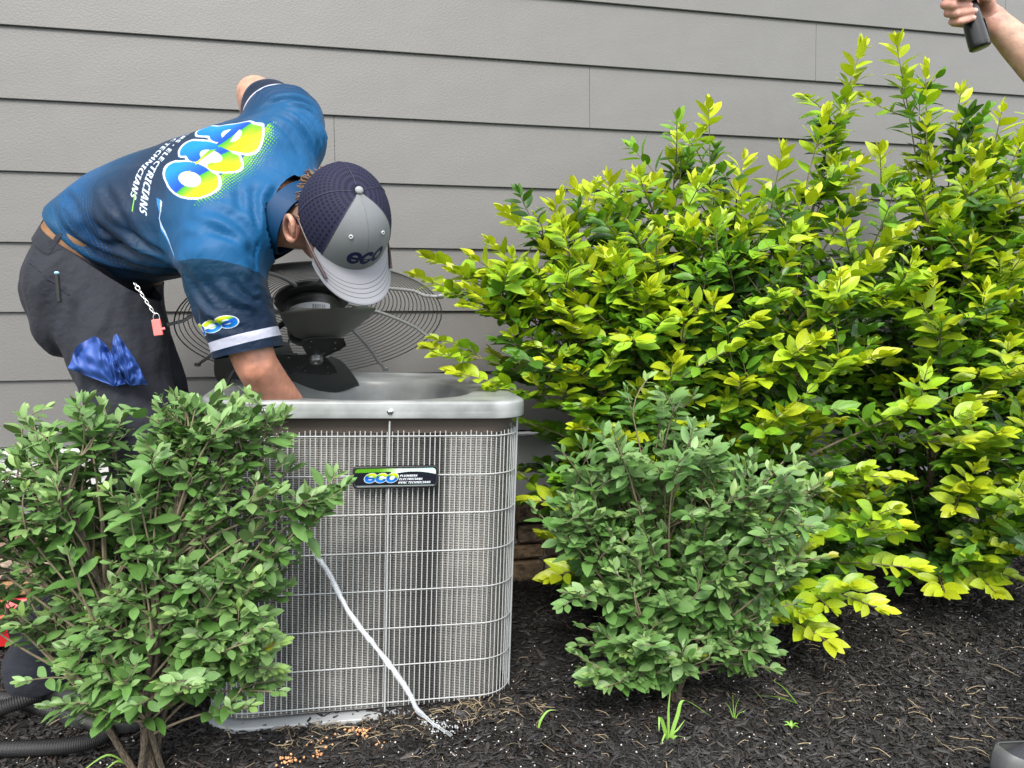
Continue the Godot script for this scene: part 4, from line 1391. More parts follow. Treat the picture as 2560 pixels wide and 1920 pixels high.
	P.call([Vector3(-0.504, 0.866, 0.735), Vector3(-0.451, 0.862, 0.747), Vector3(-0.377, 0.883, 0.762)], 0.0090, 0.0050)
	P.call([Vector3(-0.438, 0.970, 0.718), Vector3(-0.397, 0.949, 0.729), Vector3(-0.356, 0.928, 0.741)], 0.0090, 0.0060)
	P.call([Vector3(-0.570, 0.966, 0.689), Vector3(-0.546, 0.920, 0.699), Vector3(-0.514, 0.882, 0.710)], 0.0100, 0.0060)
	P.call([Vector3(-0.602, 0.971, 0.660), Vector3(-0.574, 0.903, 0.674), Vector3(-0.538, 0.835, 0.689)], 0.0120, 0.0060)
	P.call([Vector3(-0.396, 0.770, 0.769), Vector3(-0.363, 0.779, 0.776), Vector3(-0.343, 0.770, 0.781)], 0.0080, 0.0070)
	P.call([Vector3(-0.421, 0.762, 0.765), Vector3(-0.372, 0.764, 0.776), Vector3(-0.340, 0.754, 0.784)], 0.0080, 0.0060)
	P.call([Vector3(-0.527, 0.770, 0.740), Vector3(-0.470, 0.758, 0.754), Vector3(-0.396, 0.766, 0.770)], 0.0070, 0.0060)
	P.call([Vector3(-0.495, 0.996, 0.702), Vector3(-0.437, 0.987, 0.716), Vector3(-0.372, 0.966, 0.733)], 0.0080, 0.0050)
	P.call([Vector3(-0.450, 0.928, 0.740), Vector3(-0.401, 0.910, 0.753), Vector3(-0.353, 0.878, 0.767)], 0.0080, 0.0050)
	P.call([Vector3(-0.630, 1.062, 0.624), Vector3(-0.583, 1.023, 0.638), Vector3(-0.549, 0.993, 0.649)], 0.0030, 0.0040)
	P.call([Vector3(-0.529, 1.021, 0.692), Vector3(-0.530, 0.953, 0.699), Vector3(-0.528, 0.920, 0.703)], 0.0030, 0.0035)
	P.call([Vector3(-0.521, 0.920, 0.725), Vector3(-0.506, 0.862, 0.735), Vector3(-0.477, 0.795, 0.749)], 0.0030, 0.0035)
	P.call([Vector3(-0.633, 1.053, 0.624), Vector3(-0.617, 1.010, 0.632), Vector3(-0.575, 0.989, 0.644)], 0.0030, 0.0040)
	P.call([Vector3(-0.533, 0.968, 0.697), Vector3(-0.471, 0.965, 0.711), Vector3(-0.421, 0.968, 0.722)], 0.0030, 0.0030)
	for q in 6: P.call([Vector3(-0.50 + rr(-0.03, 0.03), 0.60 - q * 0.08, 0.74 - q * 0.015), Vector3(-0.43 - q * 0.04, 0.60 - q * 0.08, 0.74), Vector3(-0.36 - q * 0.04, 0.58 - q * 0.08, 0.70)], 0.014, 0.010)
	for q in 4: P.call([Vector3(-0.74, 0.28 - q * 0.05, 0.66), Vector3(-0.66, 0.27 - q * 0.05, 0.70), Vector3(-0.56, 0.30 - q * 0.055, 0.68)], 0.014, 0.010)
	crease(tm, folds)
	cut.resize(tm.v.size())
	var beltp := Vector3(-0.532, 1.042, 0.480)
	var beltn := Vector3(0.553, 0.829, 0.086).normalized()
	for k in tm.v.size():
		var p := tm.v[k]
		var s := -(p - beltp).dot(beltn)
		s = minf(s, p.y - (0.075 if p.z > 0.47 else 0.07) - 0.01 * sin(p.x * 30.0))
		cut[k] = s
	tm = clip(tm, cut)[0]
	var navy := mat(lin(0.0100, 0.0124, 0.0235), 0.85)
	navy.rim_enabled = true; navy.rim = 0.05
	navy.albedo_texture = noise(0.01, 93, 512, 5, 0.72, 1.0)
	bump(navy, noise(0.022, 94, 512, 6), 0.22)
	tri_map(navy, Vector3(4, 4, 4))
	M.navy = navy
	var trousers := part("trousers", tm, navy, t)
	# waistband, belt loop, belt
	var band := func(off: float, high: float, grow: float, a0: float, a1: float, th: float) -> MB:
		var b := MB.new()
		var lp := []
		var l2 := (lat_p - beltn * lat_p.dot(beltn)).normalized(); var n2 := l2.cross(beltn)
		for e in [[0.0, 0.0], [0.0, th], [high, th], [high, 0.0]]:
			var row := []
			for k in 61:
				var a := lerpf(a0, a1, k / 60.0)
				var nn := 0.112 if cos(a) > 0 else 0.127
				row.append(beltp + beltn * (off + e[0]) + (l2 * sin(a) * 0.177 + n2 * cos(a) * nn) * (1.0 + grow) + (l2 * sin(a) + n2 * cos(a)) * e[1])
			lp.append(row)
		b.loft(lp, false)
		return b
	part("waistband", band.call(-0.032, 0.034, 0.015, -PI, PI, 0.003), navy, trousers)
	var leather := bump(mat(lin(0.24, 0.115, 0.045), 0.5), noise(0.04, 95, 128, 4), 0.1)
	leather.albedo_texture = noise(0.02, 96, 128, 4, 0.7, 1.0)
	part("belt", band.call(-0.004, 0.034, 0.0, -PI, PI, 0.003), tri_map(leather, Vector3(8, 8, 8)), t)
	for a in [-0.35, 0.62, 1.55, -1.6]: part("belt_loop", band.call(-0.030, 0.055, 0.006, a - 0.045, a + 0.045, 0.005), navy, trousers)
	# pocket flaps and the zip pull
	var zp := MB.new()
	var zpts := []
	for c: Vector3 in curve([Vector3(-0.640, 1.015, 0.640), Vector3(-0.615, 1.000, 0.672), Vector3(-0.588, 0.975, 0.705), Vector3(-0.566, 0.952, 0.716)], 6):
		var best := tm.v[0]
		for p in tm.v:
			if p.distance_squared_to(c) < best.distance_squared_to(c): best = p
		zpts.append(best)
	for k in range(1, zpts.size() - 1): zpts[k] = (zpts[k - 1] + zpts[k] * 2.0 + zpts[k + 1]) * 0.25
	zp.tube(zpts, [0.0018], 6)
	part("pocket_zip", zp, navy, trousers)
	# boots
	for q in 2:
		var a: Vector3 = [ra, la2][q]
		var d := Vector3(0.82, 0.0, 0.57).normalized() if q == 0 else Vector3(0.97, 0, 0.2).normalized()
		var g := Vector3(a.x, 0.0, a.z)
		var sdv := Sdf.new(g + Vector3(-0.16, -0.01, -0.16), g + Vector3(0.36, 0.26, 0.36), 0.0075)
		var side := Vector3.UP.cross(d)
		var at := func(f: float, y: float) -> Vector3: return g + d * f + Vector3.UP * y
		sdv.chain([[at.call(-0.045, 0.058), side, Vector3.UP, 0.038, 0.034, 0.034], [at.call(0.02, 0.060), side, Vector3.UP, 0.040, 0.04, 0.036], [at.call(0.12, 0.058), side, Vector3.UP, 0.047, 0.034, 0.034], [at.call(0.19, 0.054), side, Vector3.UP, 0.048, 0.028, 0.03], [at.call(0.225, 0.050), side, Vector3.UP, 0.042, 0.024, 0.026]], 0.02)
		sdv.rod([at.call(-0.02, 0.06), at.call(-0.02, 0.14), at.call(-0.03, 0.20)], [0.046, 0.05, 0.056], 0.03)
		var bo := MB.new()
		sdv.surface(bo)
		var boot := part("boot", bo, bump(mat(lin(0.008, 0.008, 0.008), 0.5), noise(0.03, 97, 128, 4), 0.15), t)
		var so := MB.new()
		var lp := []
		for e in [[0.026, 1.0], [0.024, 1.05], [0.006, 1.06], [0.003, 1.0], [0.003, 0.1]]:
			var row := []
			for k in 36:
				var an := TAU * k / 36.0
				var f := cos(an); var wv := 0.050 * (1.0 - 0.12 * absf(f)) * (0.86 if f < 0 else 1.0) * pow(absf(sin(an)), 0.7) * signf(sin(an))
				row.append(g + d * (0.088 + 0.178 * f * e[1]) + side * wv * e[1] + Vector3.UP * (e[0] + 0.004))
			row.reverse()
			lp.append(row)
		so.loft(lp)
		so.face(lp[0])
		part("sole", so, M.rubber, boot)

# palm, four bent fingers and a thumb, grown onto a wrist
func hand(into: MB, wrist: Vector3, along: Vector3, palm_out: Vector3, across: Vector3, curl: Array, thumb_in: float) -> void:
	var a := along.normalized()
	var n := (palm_out - a * palm_out.dot(a)).normalized()
	var s := a.cross(n)
	if s.dot(across) < 0: s = -s
	var sd := Sdf.new(wrist + a * 0.09 - Vector3.ONE * 0.13, wrist + a * 0.09 + Vector3.ONE * 0.13, 0.0032)
	sd.chain([[wrist - a * 0.02, s, -n, 0.030, 0.024, 0.024], [wrist + a * 0.02, s, -n, 0.033, 0.020, 0.022], [wrist + a * 0.085, s, -n, 0.042, 0.015, 0.018]], 0.012)
	for k in 4:
		var base := wrist + a * (0.088 - 0.006 * absf(k - 1.3)) + s * (0.030 - 0.0205 * k)
		var len: float = [0.072, 0.080, 0.075, 0.058][k]
		var c: float = curl[k]
		var p := base
		var pts := [wrist + a * 0.06 + s * (0.025 - 0.017 * k), base]
		for j in 3:
			var ang: float = c * (j + 1) * [0.8, 1.0, 1.0][j]
			p += (a * cos(ang) + n * sin(ang)) * len * [0.45, 0.31, 0.24][j]
			pts.append(p)
		sd.rod(pts, [0.010, 0.0105, 0.0095, 0.0085, 0.0072], 0.006)
	var tb := wrist + a * 0.025 + s * 0.026
	var td := (a * 0.7 + s * (1.0 - thumb_in) * 0.8 + n * thumb_in).normalized()
	sd.rod([tb, tb + td * 0.04, tb + td * 0.07 + n * 0.008, tb + td * 0.092 + n * 0.018], [0.016, 0.0125, 0.011, 0.0085], 0.01)
	sd.surface(into)

func head(into: MB, c: Vector3, b: Basis) -> void:
	var base := into.v.size()
	var sd := Sdf.new(Vector3(-0.115, -0.16, -0.145), Vector3(0.115, 0.15, 0.14), 0.0038)
	var X := Vector3.RIGHT; var Z := Vector3.BACK
	sd.chain([[Vector3(0, -0.02, 0.012), X, Z, 0.070, 0.088, 0.088], [Vector3(0, 0.035, 0.010), X, Z, 0.077, 0.098, 0.095], [Vector3(0, 0.048, 0.012), X, Z, 0.069, 0.090, 0.085]], 0.02)
	sd.chain([[Vector3(0, 0.01, -0.03), X, Z, 0.064, 0.05, 0.060], [Vector3(0, -0.045, -0.040), X, Z, 0.058, 0.05, 0.052], [Vector3(0, -0.095, -0.055), X, Z, 0.042, 0.045, 0.036], [Vector3(0, -0.112, -0.066), X, Z, 0.026, 0.03, 0.022]], 0.03)
	sd.rod([Vector3(0, 0.012, -0.088), Vector3(0, -0.016, -0.103), Vector3(0, -0.036, -0.112)], [0.009, 0.0105, 0.0135], 0.012)
	for s in [-1.0, 1.0]:
		sd.ball(Vector3(s * 0.010, -0.040, -0.100), Vector3(0.0095, 0.009, 0.010), 0.008)
		sd.ball(Vector3(s * 0.030, 0.014, -0.094), Vector3(0.017, 0.012, 0.012), 0.012, Basis(), true)
		sd.rod([Vector3(s * 0.012, 0.026, -0.090), Vector3(s * 0.034, 0.029, -0.086), Vector3(s * 0.052, 0.022, -0.072)], [0.007, 0.008, 0.006], 0.012)
		# ear: rim, lobe and hollow
		var e := Vector3(s * 0.083, -0.012, 0.016)
		var ring := []
		for k in 11:
			var a := lerpf(-2.3, 2.5, k / 10.0)
			ring.append(e + Vector3(s * (0.014 + 0.006 * sin(a * 0.5 + 1.2)), sin(a + 0.5) * 0.034 - 0.002, 0.004 + cos(a + 0.5) * 0.0215))
		sd.rod(ring, [0.0055, 0.006, 0.0064, 0.0062, 0.006, 0.0058, 0.0058, 0.0056, 0.0054, 0.0052, 0.0048], 0.004)
		sd.chain([[e + Vector3(s * 0.002, -0.022, 0.002), Z, Vector3(s, 0, 0), 0.012, 0.006, 0.008], [e + Vector3(s * 0.003, 0.018, 0.006), Z, Vector3(s, 0, 0), 0.016, 0.006, 0.008]], 0.006)
		sd.ball(e + Vector3(s * 0.008, -0.032, -0.006), Vector3(0.006, 0.009, 0.007), 0.006)
		sd.ball(e + Vector3(s * 0.013, 0.0, 0.001), Vector3(0.008, 0.015, 0.009), 0.004, Basis(), true)
		sd.ball(Vector3(s * 0.03, 0.012, -0.082), Vector3(0.0125, 0.0125, 0.0125), 0.002)
	sd.rod([Vector3(-0.022, -0.068, -0.090), Vector3(0, -0.066, -0.099), Vector3(0.022, -0.068, -0.090)], [0.004, 0.0062, 0.004], 0.006)
	sd.rod([Vector3(-0.019, -0.078, -0.088), Vector3(0, -0.079, -0.096), Vector3(0.019, -0.078, -0.088)], [0.004, 0.0068, 0.004], 0.006)
	sd.rod([Vector3(0, -0.05, 0.035), Vector3(0, -0.10, 0.045)], [0.056, 0.056], 0.03)
	sd.surface(into)
	for k in range(base, into.v.size()): into.v[k] = c + b * into.v[k]

func hair_and_cap(t: Node3D, hc: Vector3, hb: Basis) -> void:
	# curly hair below the back of the cap
	var hm := MB.new()
	for k in 520:
		var a := rr(-1.0, 1.0) * 1.45
		var y := lerpf(-0.075, 0.045, pow(rng.randf(), 0.7))
		var rad := Vector2(0.073 + 0.006 * absf(cos(a)), 0.100)
		var up := clampf((y + 0.06) / 0.1, 0, 1)
		var nrm := Vector3(sin(a), 0.0, cos(a)).normalized()
		var p := Vector3(sin(a) * rad.x, y, 0.012 + cos(a) * (rad.y - 0.012 * (1.0 - up)))
		if absf(a) > 1.0 and y > 0.0: continue
		var out_len := lerpf(0.004, 0.019, up) * (1.0 if absf(a) < 0.95 else 0.45)
		var pts := []
		var ph := rr(0, TAU)
		var tan := nrm.cross(Vector3.UP)
		var turns := rr(2.0, 5.0) * lerpf(0.3, 1.0, up)
		for q in 7:
			var f := q / 6.0
			pts.append(hc + hb * (p + nrm * (f * out_len) + (tan * cos(ph + f * turns) + Vector3.UP * sin(ph + f * turns)) * 0.006 * f + Vector3.DOWN * 0.006 * f))
		hm.col = Color(0.085, 0.047, 0.024) * rr(0.55, 1.9)
		hm.tube(pts, [0.0014, 0.0016, 0.0015, 0.0014, 0.0013, 0.001, 0.0006], 5, false, false)
	part("hair", hm, vcol(mat(Color.WHITE, 0.5)), t)
	# cap
	var cc := Vector3(0, 0.028, 0.006)
	var tilt := Basis(Vector3.RIGHT, deg_to_rad(-7.0))
	var dome := func(th: float, ph: float, grow: float) -> Vector3:    # th 0 at the forehead
		var hz := pow(maxf(cos(ph), 0.0), 0.72); var vt := pow(sin(ph), 0.96)
		var fr := cos(th)
		var seam := 0.0012 * (pow(absf(cos(th * 3.0 + 0.0)), 14.0)) * (1.0 if ph < 1.45 else 0.0)
		var rx := 0.0885 + grow; var rz := (0.114 if fr > 0 else 0.105) + grow
		var hh := 0.103 + grow + 0.010 * maxf(fr, 0.0) * (1.0 - vt * 0.6)
		return hc + hb * (cc + tilt * Vector3(sin(th) * rx * (hz + seam), vt * hh - 0.008 * (1.0 - vt), -cos(th) * rz * (hz + seam)))
	var panel := func(t0: float, t1: float, n: int) -> MB:
		var b := MB.new()
		for s in 2:
			for j in 17:
				var ph := PI * 0.5 * j / 16.0
				for i in n + 1:
					var th := lerpf(t0, t1, float(i) / n)
					var g := 0.0 if s == 0 else -0.0018
					b.vert(dome.call(th, ph, g), Vector2(0.5 - th / 1.9 * cos(ph * 0.9), 1.0 - j / 16.0) if t1 - t0 > 1.5 and t0 < 0 and t1 > 0 else Vector2(th / TAU * 60.0, j / 16.0 * 14.0))
		var off := (n + 1) * 17
		for j in 16:
			for i in n:
				var a := j * (n + 1) + i
				b.quad(a, a + n + 1, a + n + 2, a + 1)
				b.quad(off + a + 1, off + a + n + 2, off + a + n + 1, off + a)
		for j in 16:
			for e in [0, n]:
				var a: int = j * (n + 1) + e
				b.quad(a, a + n + 1, off + a + n + 1, off + a)
		for i in n: b.quad(i, i + 1, off + i + 1, off + i)
		return b
	var net := cloth(Color(0.034, 0.036, 0.10), 0.75)
	var ni := Image.create(16, 16, false, Image.FORMAT_RGB8)
	for y in 16:
		for x in 16:
			var hole := Vector2(x - 7.5, y - 7.5).length() < 4.6
			var g := 0.62 if hole else 1.0
			ni.set_pixel(x, y, Color(g, g, g))
	net.albedo_texture = ImageTexture.create_from_image(ni)
	bump(net, ImageTexture.create_from_image(ni), 0.15)
	net.albedo_color = lin(0.013, 0.0135, 0.036)
	var grey := cloth(Color.WHITE, 0.75)
	grey.albedo_texture = ImageTexture.create_from_image(cap_print())
	var fa := 0.90
	var cap := part("cap", panel.call(-fa, fa, 26), grey, t)
	var cuts := [fa, 1.75, PI, TAU - 1.75, TAU - fa]
	for k in 4: part("mesh_panel", panel.call(cuts[k] + 0.004, cuts[k + 1] - 0.004, 18), net, cap)
	# piping along the panel seams
	for k in 5:
		var b := MB.new()
		var pts := []
		for j in 15: pts.append(dome.call(cuts[k], PI * 0.5 * j / 14.6, 0.0003))
		b.tube(pts, [0.0009], 6)
		part("seam", b, mat(lin(0.02, 0.02, 0.045), 0.7), cap)
	var bt := MB.new()
	bt.lathe([Vector2(0.0, 0.0065), Vector2(0.004, 0.006), Vector2(0.0072, 0.004), Vector2(0.0082, 0.0012), Vector2(0.007, -0.001)], 20)
	var top: Vector3 = dome.call(0.0, PI * 0.5, 0.0)
	var bb := hb * tilt
	for k in bt.v.size(): bt.v[k] = top + bb * bt.v[k]
	var heather := mat(lin(0.22, 0.225, 0.24), 0.8)
	part("button", bt, heather, cap)
	for th in [-0.50, 0.50]:
		for ph in [0.80]:
			var c0: Vector3 = dome.call(th, ph, 0.001)
			var nr: Vector3 = (dome.call(th, ph, 0.01) - c0).normalized()
			var s1 := nr.cross(Vector3(0.3, 0.9, 0.1)).normalized(); var s2 := nr.cross(s1)
			var pts := []
			for k in 14: pts.append(c0 + (s1 * cos(TAU * k / 14.0) + s2 * sin(TAU * k / 14.0)) * 0.0030)
			var b := MB.new()
			b.tube(pts, [0.0014], 6, true)
			part("eyelet", b, mat(lin(0.42, 0.42, 0.42), 0.6), cap)
	# brim with rows of stitching
	var br := MB.new()
	var n := 28
	var edge := func(th: float, f: float) -> Vector3:
		var ph0 := 0.03
		var p: Vector3 = hb.inverse() * (dome.call(th, ph0, 0.0) - hc) - cc
		var reach := 0.070 * pow(maxf(cos(th * 1.40), 0.0), 0.55)
		var d := Vector3(sin(th) * 0.20, 0.0, -1.0).normalized()
		var q := p + d * reach * f
		q.y += -0.020 * f - 3.0 * (q.x * q.x) * f * 0.9 + 0.010 * f * f * 0.0
		return hc + hb * (cc + q)
	for s in 2:
		for j in 15:
			var f := j / 14.0
			for i in n + 1:
				var th := lerpf(-1.08, 1.08, float(i) / n)
				var groove := 0.0
				if s == 0 and j > 1: groove = -0.0007 if j % 2 == 0 and j < 14 else 0.0
				var p: Vector3 = edge.call(th, f)
				br.vert(p + hb.y * (groove + (0.0012 if s == 0 else -0.0014)), Vector2(float(i) / n, f))
	var off := (n + 1) * 15
	for j in 14:
		for i in n:
			var a := j * (n + 1) + i
			br.quad(a + 1, a + n + 2, a + n + 1, a)
			br.quad(off + a, off + a + n + 1, off + a + n + 2, off + a + 1)
	for i in n:
		var a := 14 * (n + 1) + i
		br.quad(a + 1, off + a + 1, off + a, a)
	var bi := Image.create(8, 256, false, Image.FORMAT_RGB8)
	for y in 256:
		var f := y / 255.0
		var st := absf(fmod(f * 7.6 + 0.35, 1.0) - 0.5) < 0.055 and f > 0.36 and f < 0.93
		for x in 8:
			var g := (0.22 if st else 0.50) + rr(-0.02, 0.02)
			bi.set_pixel(x, y, Color(g * 0.97, g * 0.98, g * 1.03))
	var bmx := cloth(Color.WHITE, 0.75)
	bmx.albedo_texture = ImageTexture.create_from_image(bi)
	part("brim", br, bmx, cap)
	# spectacles
	var gl := MB.new()
	for s in [-1.0, 1.0]:
		gl.tube([hc + hb * Vector3(s * 0.090, -0.002, 0.044), hc + hb * Vector3(s * 0.088, 0.012, 0.024), hc + hb * Vector3(s * 0.085, 0.010, -0.02), hc + hb * Vector3(s * 0.078, 0.002, -0.070), hc + hb * Vector3(s * 0.070, -0.004, -0.106)], [0.0022, 0.0024, 0.0024, 0.003, 0.0034], 8)
		var ring := []
		for k in 20:
			var a := TAU * k / 20.0
			ring.append(hc + hb * Vector3(s * 0.037 + cos(a) * 0.027, -0.014 + sin(a) * 0.018, -0.110 + 0.006 * absf(cos(a))))
		gl.tube(ring, [0.0019], 6, true)
	gl.tube([hc + hb * Vector3(-0.011, -0.010, -0.110), hc + hb * Vector3(0, -0.006, -0.114), hc + hb * Vector3(0.011, -0.010, -0.110)], [0.0018], 6)
	part("glasses", gl, mat(lin(0.025, 0.010, 0.012), 0.3), t)

func build_second_person() -> void:
	var t := thing("person", "person at the right edge with bare raised arm holding a black grip", "person", Vector3(1.8, 0, 1.25))
	var bm := MB.new()
	# forearm, upper arm and palm
	var sd := Sdf.new(Vector3(1.38, 1.22, 0.66), Vector3(1.98, 1.76, 1.16), 0.0085)
	var ax := Vector3(0.07, -0.09, 0.035).normalized()
	var fl := Vector3(0.25, 0.55, 0.1)
	sd.chain(spine([[Vector3(1.6056, 1.6326, 0.784), 0.031, 0.024, 0.024], [Vector3(1.625, 1.609, 0.794), 0.034, 0.028, 0.028], [Vector3(1.660, 1.567, 0.811), 0.040, 0.036, 0.036], [Vector3(1.705, 1.508, 0.838), 0.046, 0.043, 0.043], [Vector3(1.752, 1.447, 0.866), 0.043, 0.042, 0.042]], [fl, fl, fl, fl, fl]), 0.01)
	sd.rod([Vector3(1.752, 1.447, 0.866), Vector3(1.80, 1.395, 0.97), Vector3(1.85, 1.345, 1.07)], [0.043, 0.050, 0.055], 0.02)
	sd.surface(bm)
	var hd := Sdf.new(Vector3(1.43, 1.57, 0.71), Vector3(1.66, 1.74, 0.87), 0.0026)
	var pl := Vector3(0.25, 0.9, 0.25)
	hd.chain(spine([[Vector3(1.6256, 1.6076, 0.793), 0.033, 0.027, 0.027], [Vector3(1.605, 1.632, 0.782), 0.033, 0.022, 0.024], [Vector3(1.572, 1.650, 0.768), 0.038, 0.017, 0.019], [Vector3(1.530, 1.658, 0.756), 0.041, 0.012, 0.013]], [pl, pl, pl, pl]), 0.012)
	hd.rod([Vector3(1.545, 1.688, 0.752), Vector3(1.5191, 1.6909, 0.7544), Vector3(1.4695, 1.6712, 0.7866), Vector3(1.4729, 1.6578, 0.8167), Vector3(1.5071, 1.6584, 0.8202)], [0.012, 0.0115, 0.0105, 0.0098, 0.0085], 0.005)
	hd.rod([Vector3(1.545, 1.668, 0.752), Vector3(1.5089, 1.6710, 0.7543), Vector3(1.4637, 1.6511, 0.7896), Vector3(1.4672, 1.6379, 0.8196), Vector3(1.5030, 1.6411, 0.8211)], [0.012, 0.0115, 0.0105, 0.0098, 0.0085], 0.005)
	hd.rod([Vector3(1.548, 1.648, 0.754), Vector3(1.5113, 1.6492, 0.7572), Vector3(1.4724, 1.6314, 0.7916), Vector3(1.4733, 1.6188, 0.8230), Vector3(1.5165, 1.6284, 0.8234)], [0.012, 0.0110, 0.0100, 0.0095, 0.0082], 0.005)
	hd.rod([Vector3(1.552, 1.630, 0.756), Vector3(1.5186, 1.6274, 0.7612), Vector3(1.4863, 1.6128, 0.7916), Vector3(1.4807, 1.6011, 0.8225), Vector3(1.5140, 1.6119, 0.8226)], [0.011, 0.0100, 0.0092, 0.0086, 0.0074], 0.005)
	hd.rod([Vector3(1.600, 1.640, 0.786), Vector3(1.575, 1.668, 0.800), Vector3(1.5609, 1.6690, 0.8098), Vector3(1.5070, 1.6660, 0.8364), Vector3(1.4667, 1.6552, 0.8382)], [0.018, 0.016, 0.0125, 0.011, 0.0085], 0.008)
	hd.surface(bm)
	head(bm, Vector3(1.80, 1.63, 1.30), Basis(Vector3.UP, deg_to_rad(65.0)))
	var neck := Sdf.new(Vector3(1.70, 1.36, 1.16), Vector3(1.98, 1.60, 1.44), 0.01)
	neck.rod([Vector3(1.87, 1.40, 1.28), Vector3(1.83, 1.56, 1.295)], [0.06, 0.055], 0.02)
	neck.surface(bm)
	var ls := Sdf.new(Vector3(1.72, 0.78, 1.30), Vector3(2.12, 1.42, 1.56), 0.011)
	ls.rod([Vector3(1.97, 1.34, 1.45), Vector3(2.0, 1.06, 1.48), Vector3(1.90, 0.84, 1.46)], [0.05, 0.043, 0.032], 0.02)
	ls.surface(bm)
	hand(bm, Vector3(1.90, 0.84, 1.46), Vector3(-0.4, -0.85, -0.05), Vector3(0.1, 0.1, -1), Vector3(-1, 0, 0), [0.3, 0.35, 0.4, 0.45], 0.3)
	bm.normals()
	var wr := Vector3(1.6056, 1.6226, 0.786)
	for k in bm.v.size():
		var p := bm.v[k]
		var c := Color(0.50, 0.30, 0.215)
		if p.distance_to(Vector3(1.53, 1.645, 0.80)) < 0.09: c = c.lerp(Color(0.56, 0.27, 0.21), 0.7)
		for kn in [Vector3(1.4637, 1.6511, 0.7896), Vector3(1.4724, 1.6314, 0.7916), Vector3(1.4863, 1.6128, 0.7916), Vector3(1.5165, 1.6284, 0.8234), Vector3(1.503, 1.6411, 0.8211), Vector3(1.514, 1.6119, 0.8226)]:
			c = c.lerp(Color(0.58, 0.22, 0.17), exp(-pow(p.distance_to(kn) / 0.010, 2.0)) * 0.6)
		if p.y > 1.66 and p.x > 1.7 and (p - Vector3(1.80, 1.63, 1.30)).dot(Basis(Vector3.UP, deg_to_rad(65.0)).z) > -0.02: c = Color(0.06, 0.035, 0.02)
		bm.c[k] = c
	var body := part("body", bm, M.skin, t)
	# finger nails
	var nail := mat(lin(0.52, 0.29, 0.24), 0.35)
	for q in [[Vector3(1.5030, 1.6411, 0.8211), Vector3(1.4672, 1.6379, 0.8196), 0.0076], [Vector3(1.5165, 1.6284, 0.8234), Vector3(1.4733, 1.6188, 0.8230), 0.0074], [Vector3(1.5140, 1.6119, 0.8226), Vector3(1.4807, 1.6011, 0.8225), 0.0066], [Vector3(1.4667, 1.6552, 0.8382), Vector3(1.5070, 1.6660, 0.8364), 0.0078]]:
		var d: Vector3 = (q[0] - q[1]).normalized()
		var o := Vector3(-0.15, 0.1, 1.0)
		o = (o - d * o.dot(d)).normalized()
		var s := d.cross(o)
		var nb := MB.new()
		for i in 7:
			for j in 7:
				var u := i / 6.0 * 2.0 - 1.0; var w := j / 6.0 * 2.0 - 1.0
				var edge := sqrt(maxf(0.0, 1.0 - pow(absf(w), 4.0)))
				var a := u * 0.95 * edge
				nb.vert(q[0] + d * (0.001 + w * 0.0058) + (o * cos(a) + s * sin(a)) * q[2] * (1.035 - 0.10 * maxf(w, 0.0)) + o * 0.0006)
		for i in 6:
			for j in 6:
				var a := i * 7 + j
				nb.quad(a, a + 1, a + 8, a + 7)
		part("nail", nb, nail, body)
	# polo shirt, trousers
	var st := MB.new()
	var ss := Sdf.new(Vector3(1.58, 0.82, 0.98), Vector3(2.14, 1.50, 1.58), 0.012)
	var lat := Vector3(0.25, 0, -0.97)
	ss.chain(spine([[Vector3(1.83, 0.86, 1.26), 0.17, 0.115, 0.125], [Vector3(1.84, 1.02, 1.26), 0.168, 0.11, 0.12], [Vector3(1.87, 1.22, 1.26), 0.19, 0.115, 0.11], [Vector3(1.89, 1.34, 1.26), 0.18, 0.09, 0.09], [Vector3(1.87, 1.42, 1.27), 0.08, 0.075, 0.075]], [lat, lat, lat, lat, lat]), 0.02)
	ss.rod([Vector3(1.88, 1.35, 1.13), Vector3(1.85, 1.345, 1.07), Vector3(1.81, 1.385, 0.995)], [0.075, 0.072, 0.068], 0.05)
	ss.rod([Vector3(1.93, 1.35, 1.38), Vector3(1.97, 1.33, 1.45), Vector3(1.99, 1.18, 1.47)], [0.075, 0.072, 0.066], 0.05)
	ss.surface(st)
	ruffle(st, Vector3.UP, 14.0, 0.008, 12)
	part("shirt", st, cloth(Color(0.03, 0.2, 0.4), 0.5), t)
	var tr := MB.new()
	var ts := Sdf.new(Vector3(1.34, 0.03, 1.04), Vector3(2.12, 0.96, 1.52), 0.0125)
	ts.chain(spine([[Vector3(1.82, 0.80, 1.26), 0.165, 0.12, 0.11], [Vector3(1.83, 0.93, 1.26), 0.16, 0.11, 0.11]], [lat, lat]), 0.02)
	ts.rod([Vector3(1.81, 0.84, 1.18), Vector3(1.74, 0.62, 1.20), Vector3(1.68, 0.46, 1.22), Vector3(1.58, 0.25, 1.29), Vector3(1.455, 0.10, 1.33)], [0.10, 0.088, 0.075, 0.066, 0.066], 0.04)
	ts.rod([Vector3(1.84, 0.84, 1.34), Vector3(1.90, 0.48, 1.38), Vector3(2.0, 0.10, 1.40)], [0.10, 0.078, 0.066], 0.04)
	ts.surface(tr)
	ruffle(tr, Vector3.UP, 12.0, 0.008, 13)
	part("trousers", tr, M.navy, t)
	var hr := Sdf.new(Vector3(1.68, 1.55, 1.18), Vector3(1.93, 1.78, 1.42), 0.008)
	hr.chain([[Vector3(1.815, 1.655, 1.295), Vector3(0, 0, 1), Vector3(1, 0, 0), 0.083, 0.10, 0.08], [Vector3(1.81, 1.70, 1.297), Vector3(0, 0, 1), Vector3(1, 0, 0), 0.076, 0.09, 0.085]], 0.01)
	var hm := MB.new(); hr.surface(hm)
	ruffle(hm, Vector3.UP, 60.0, 0.008, 14)
	part("hair", hm, mat(lin(0.05, 0.03, 0.018), 0.6), t)
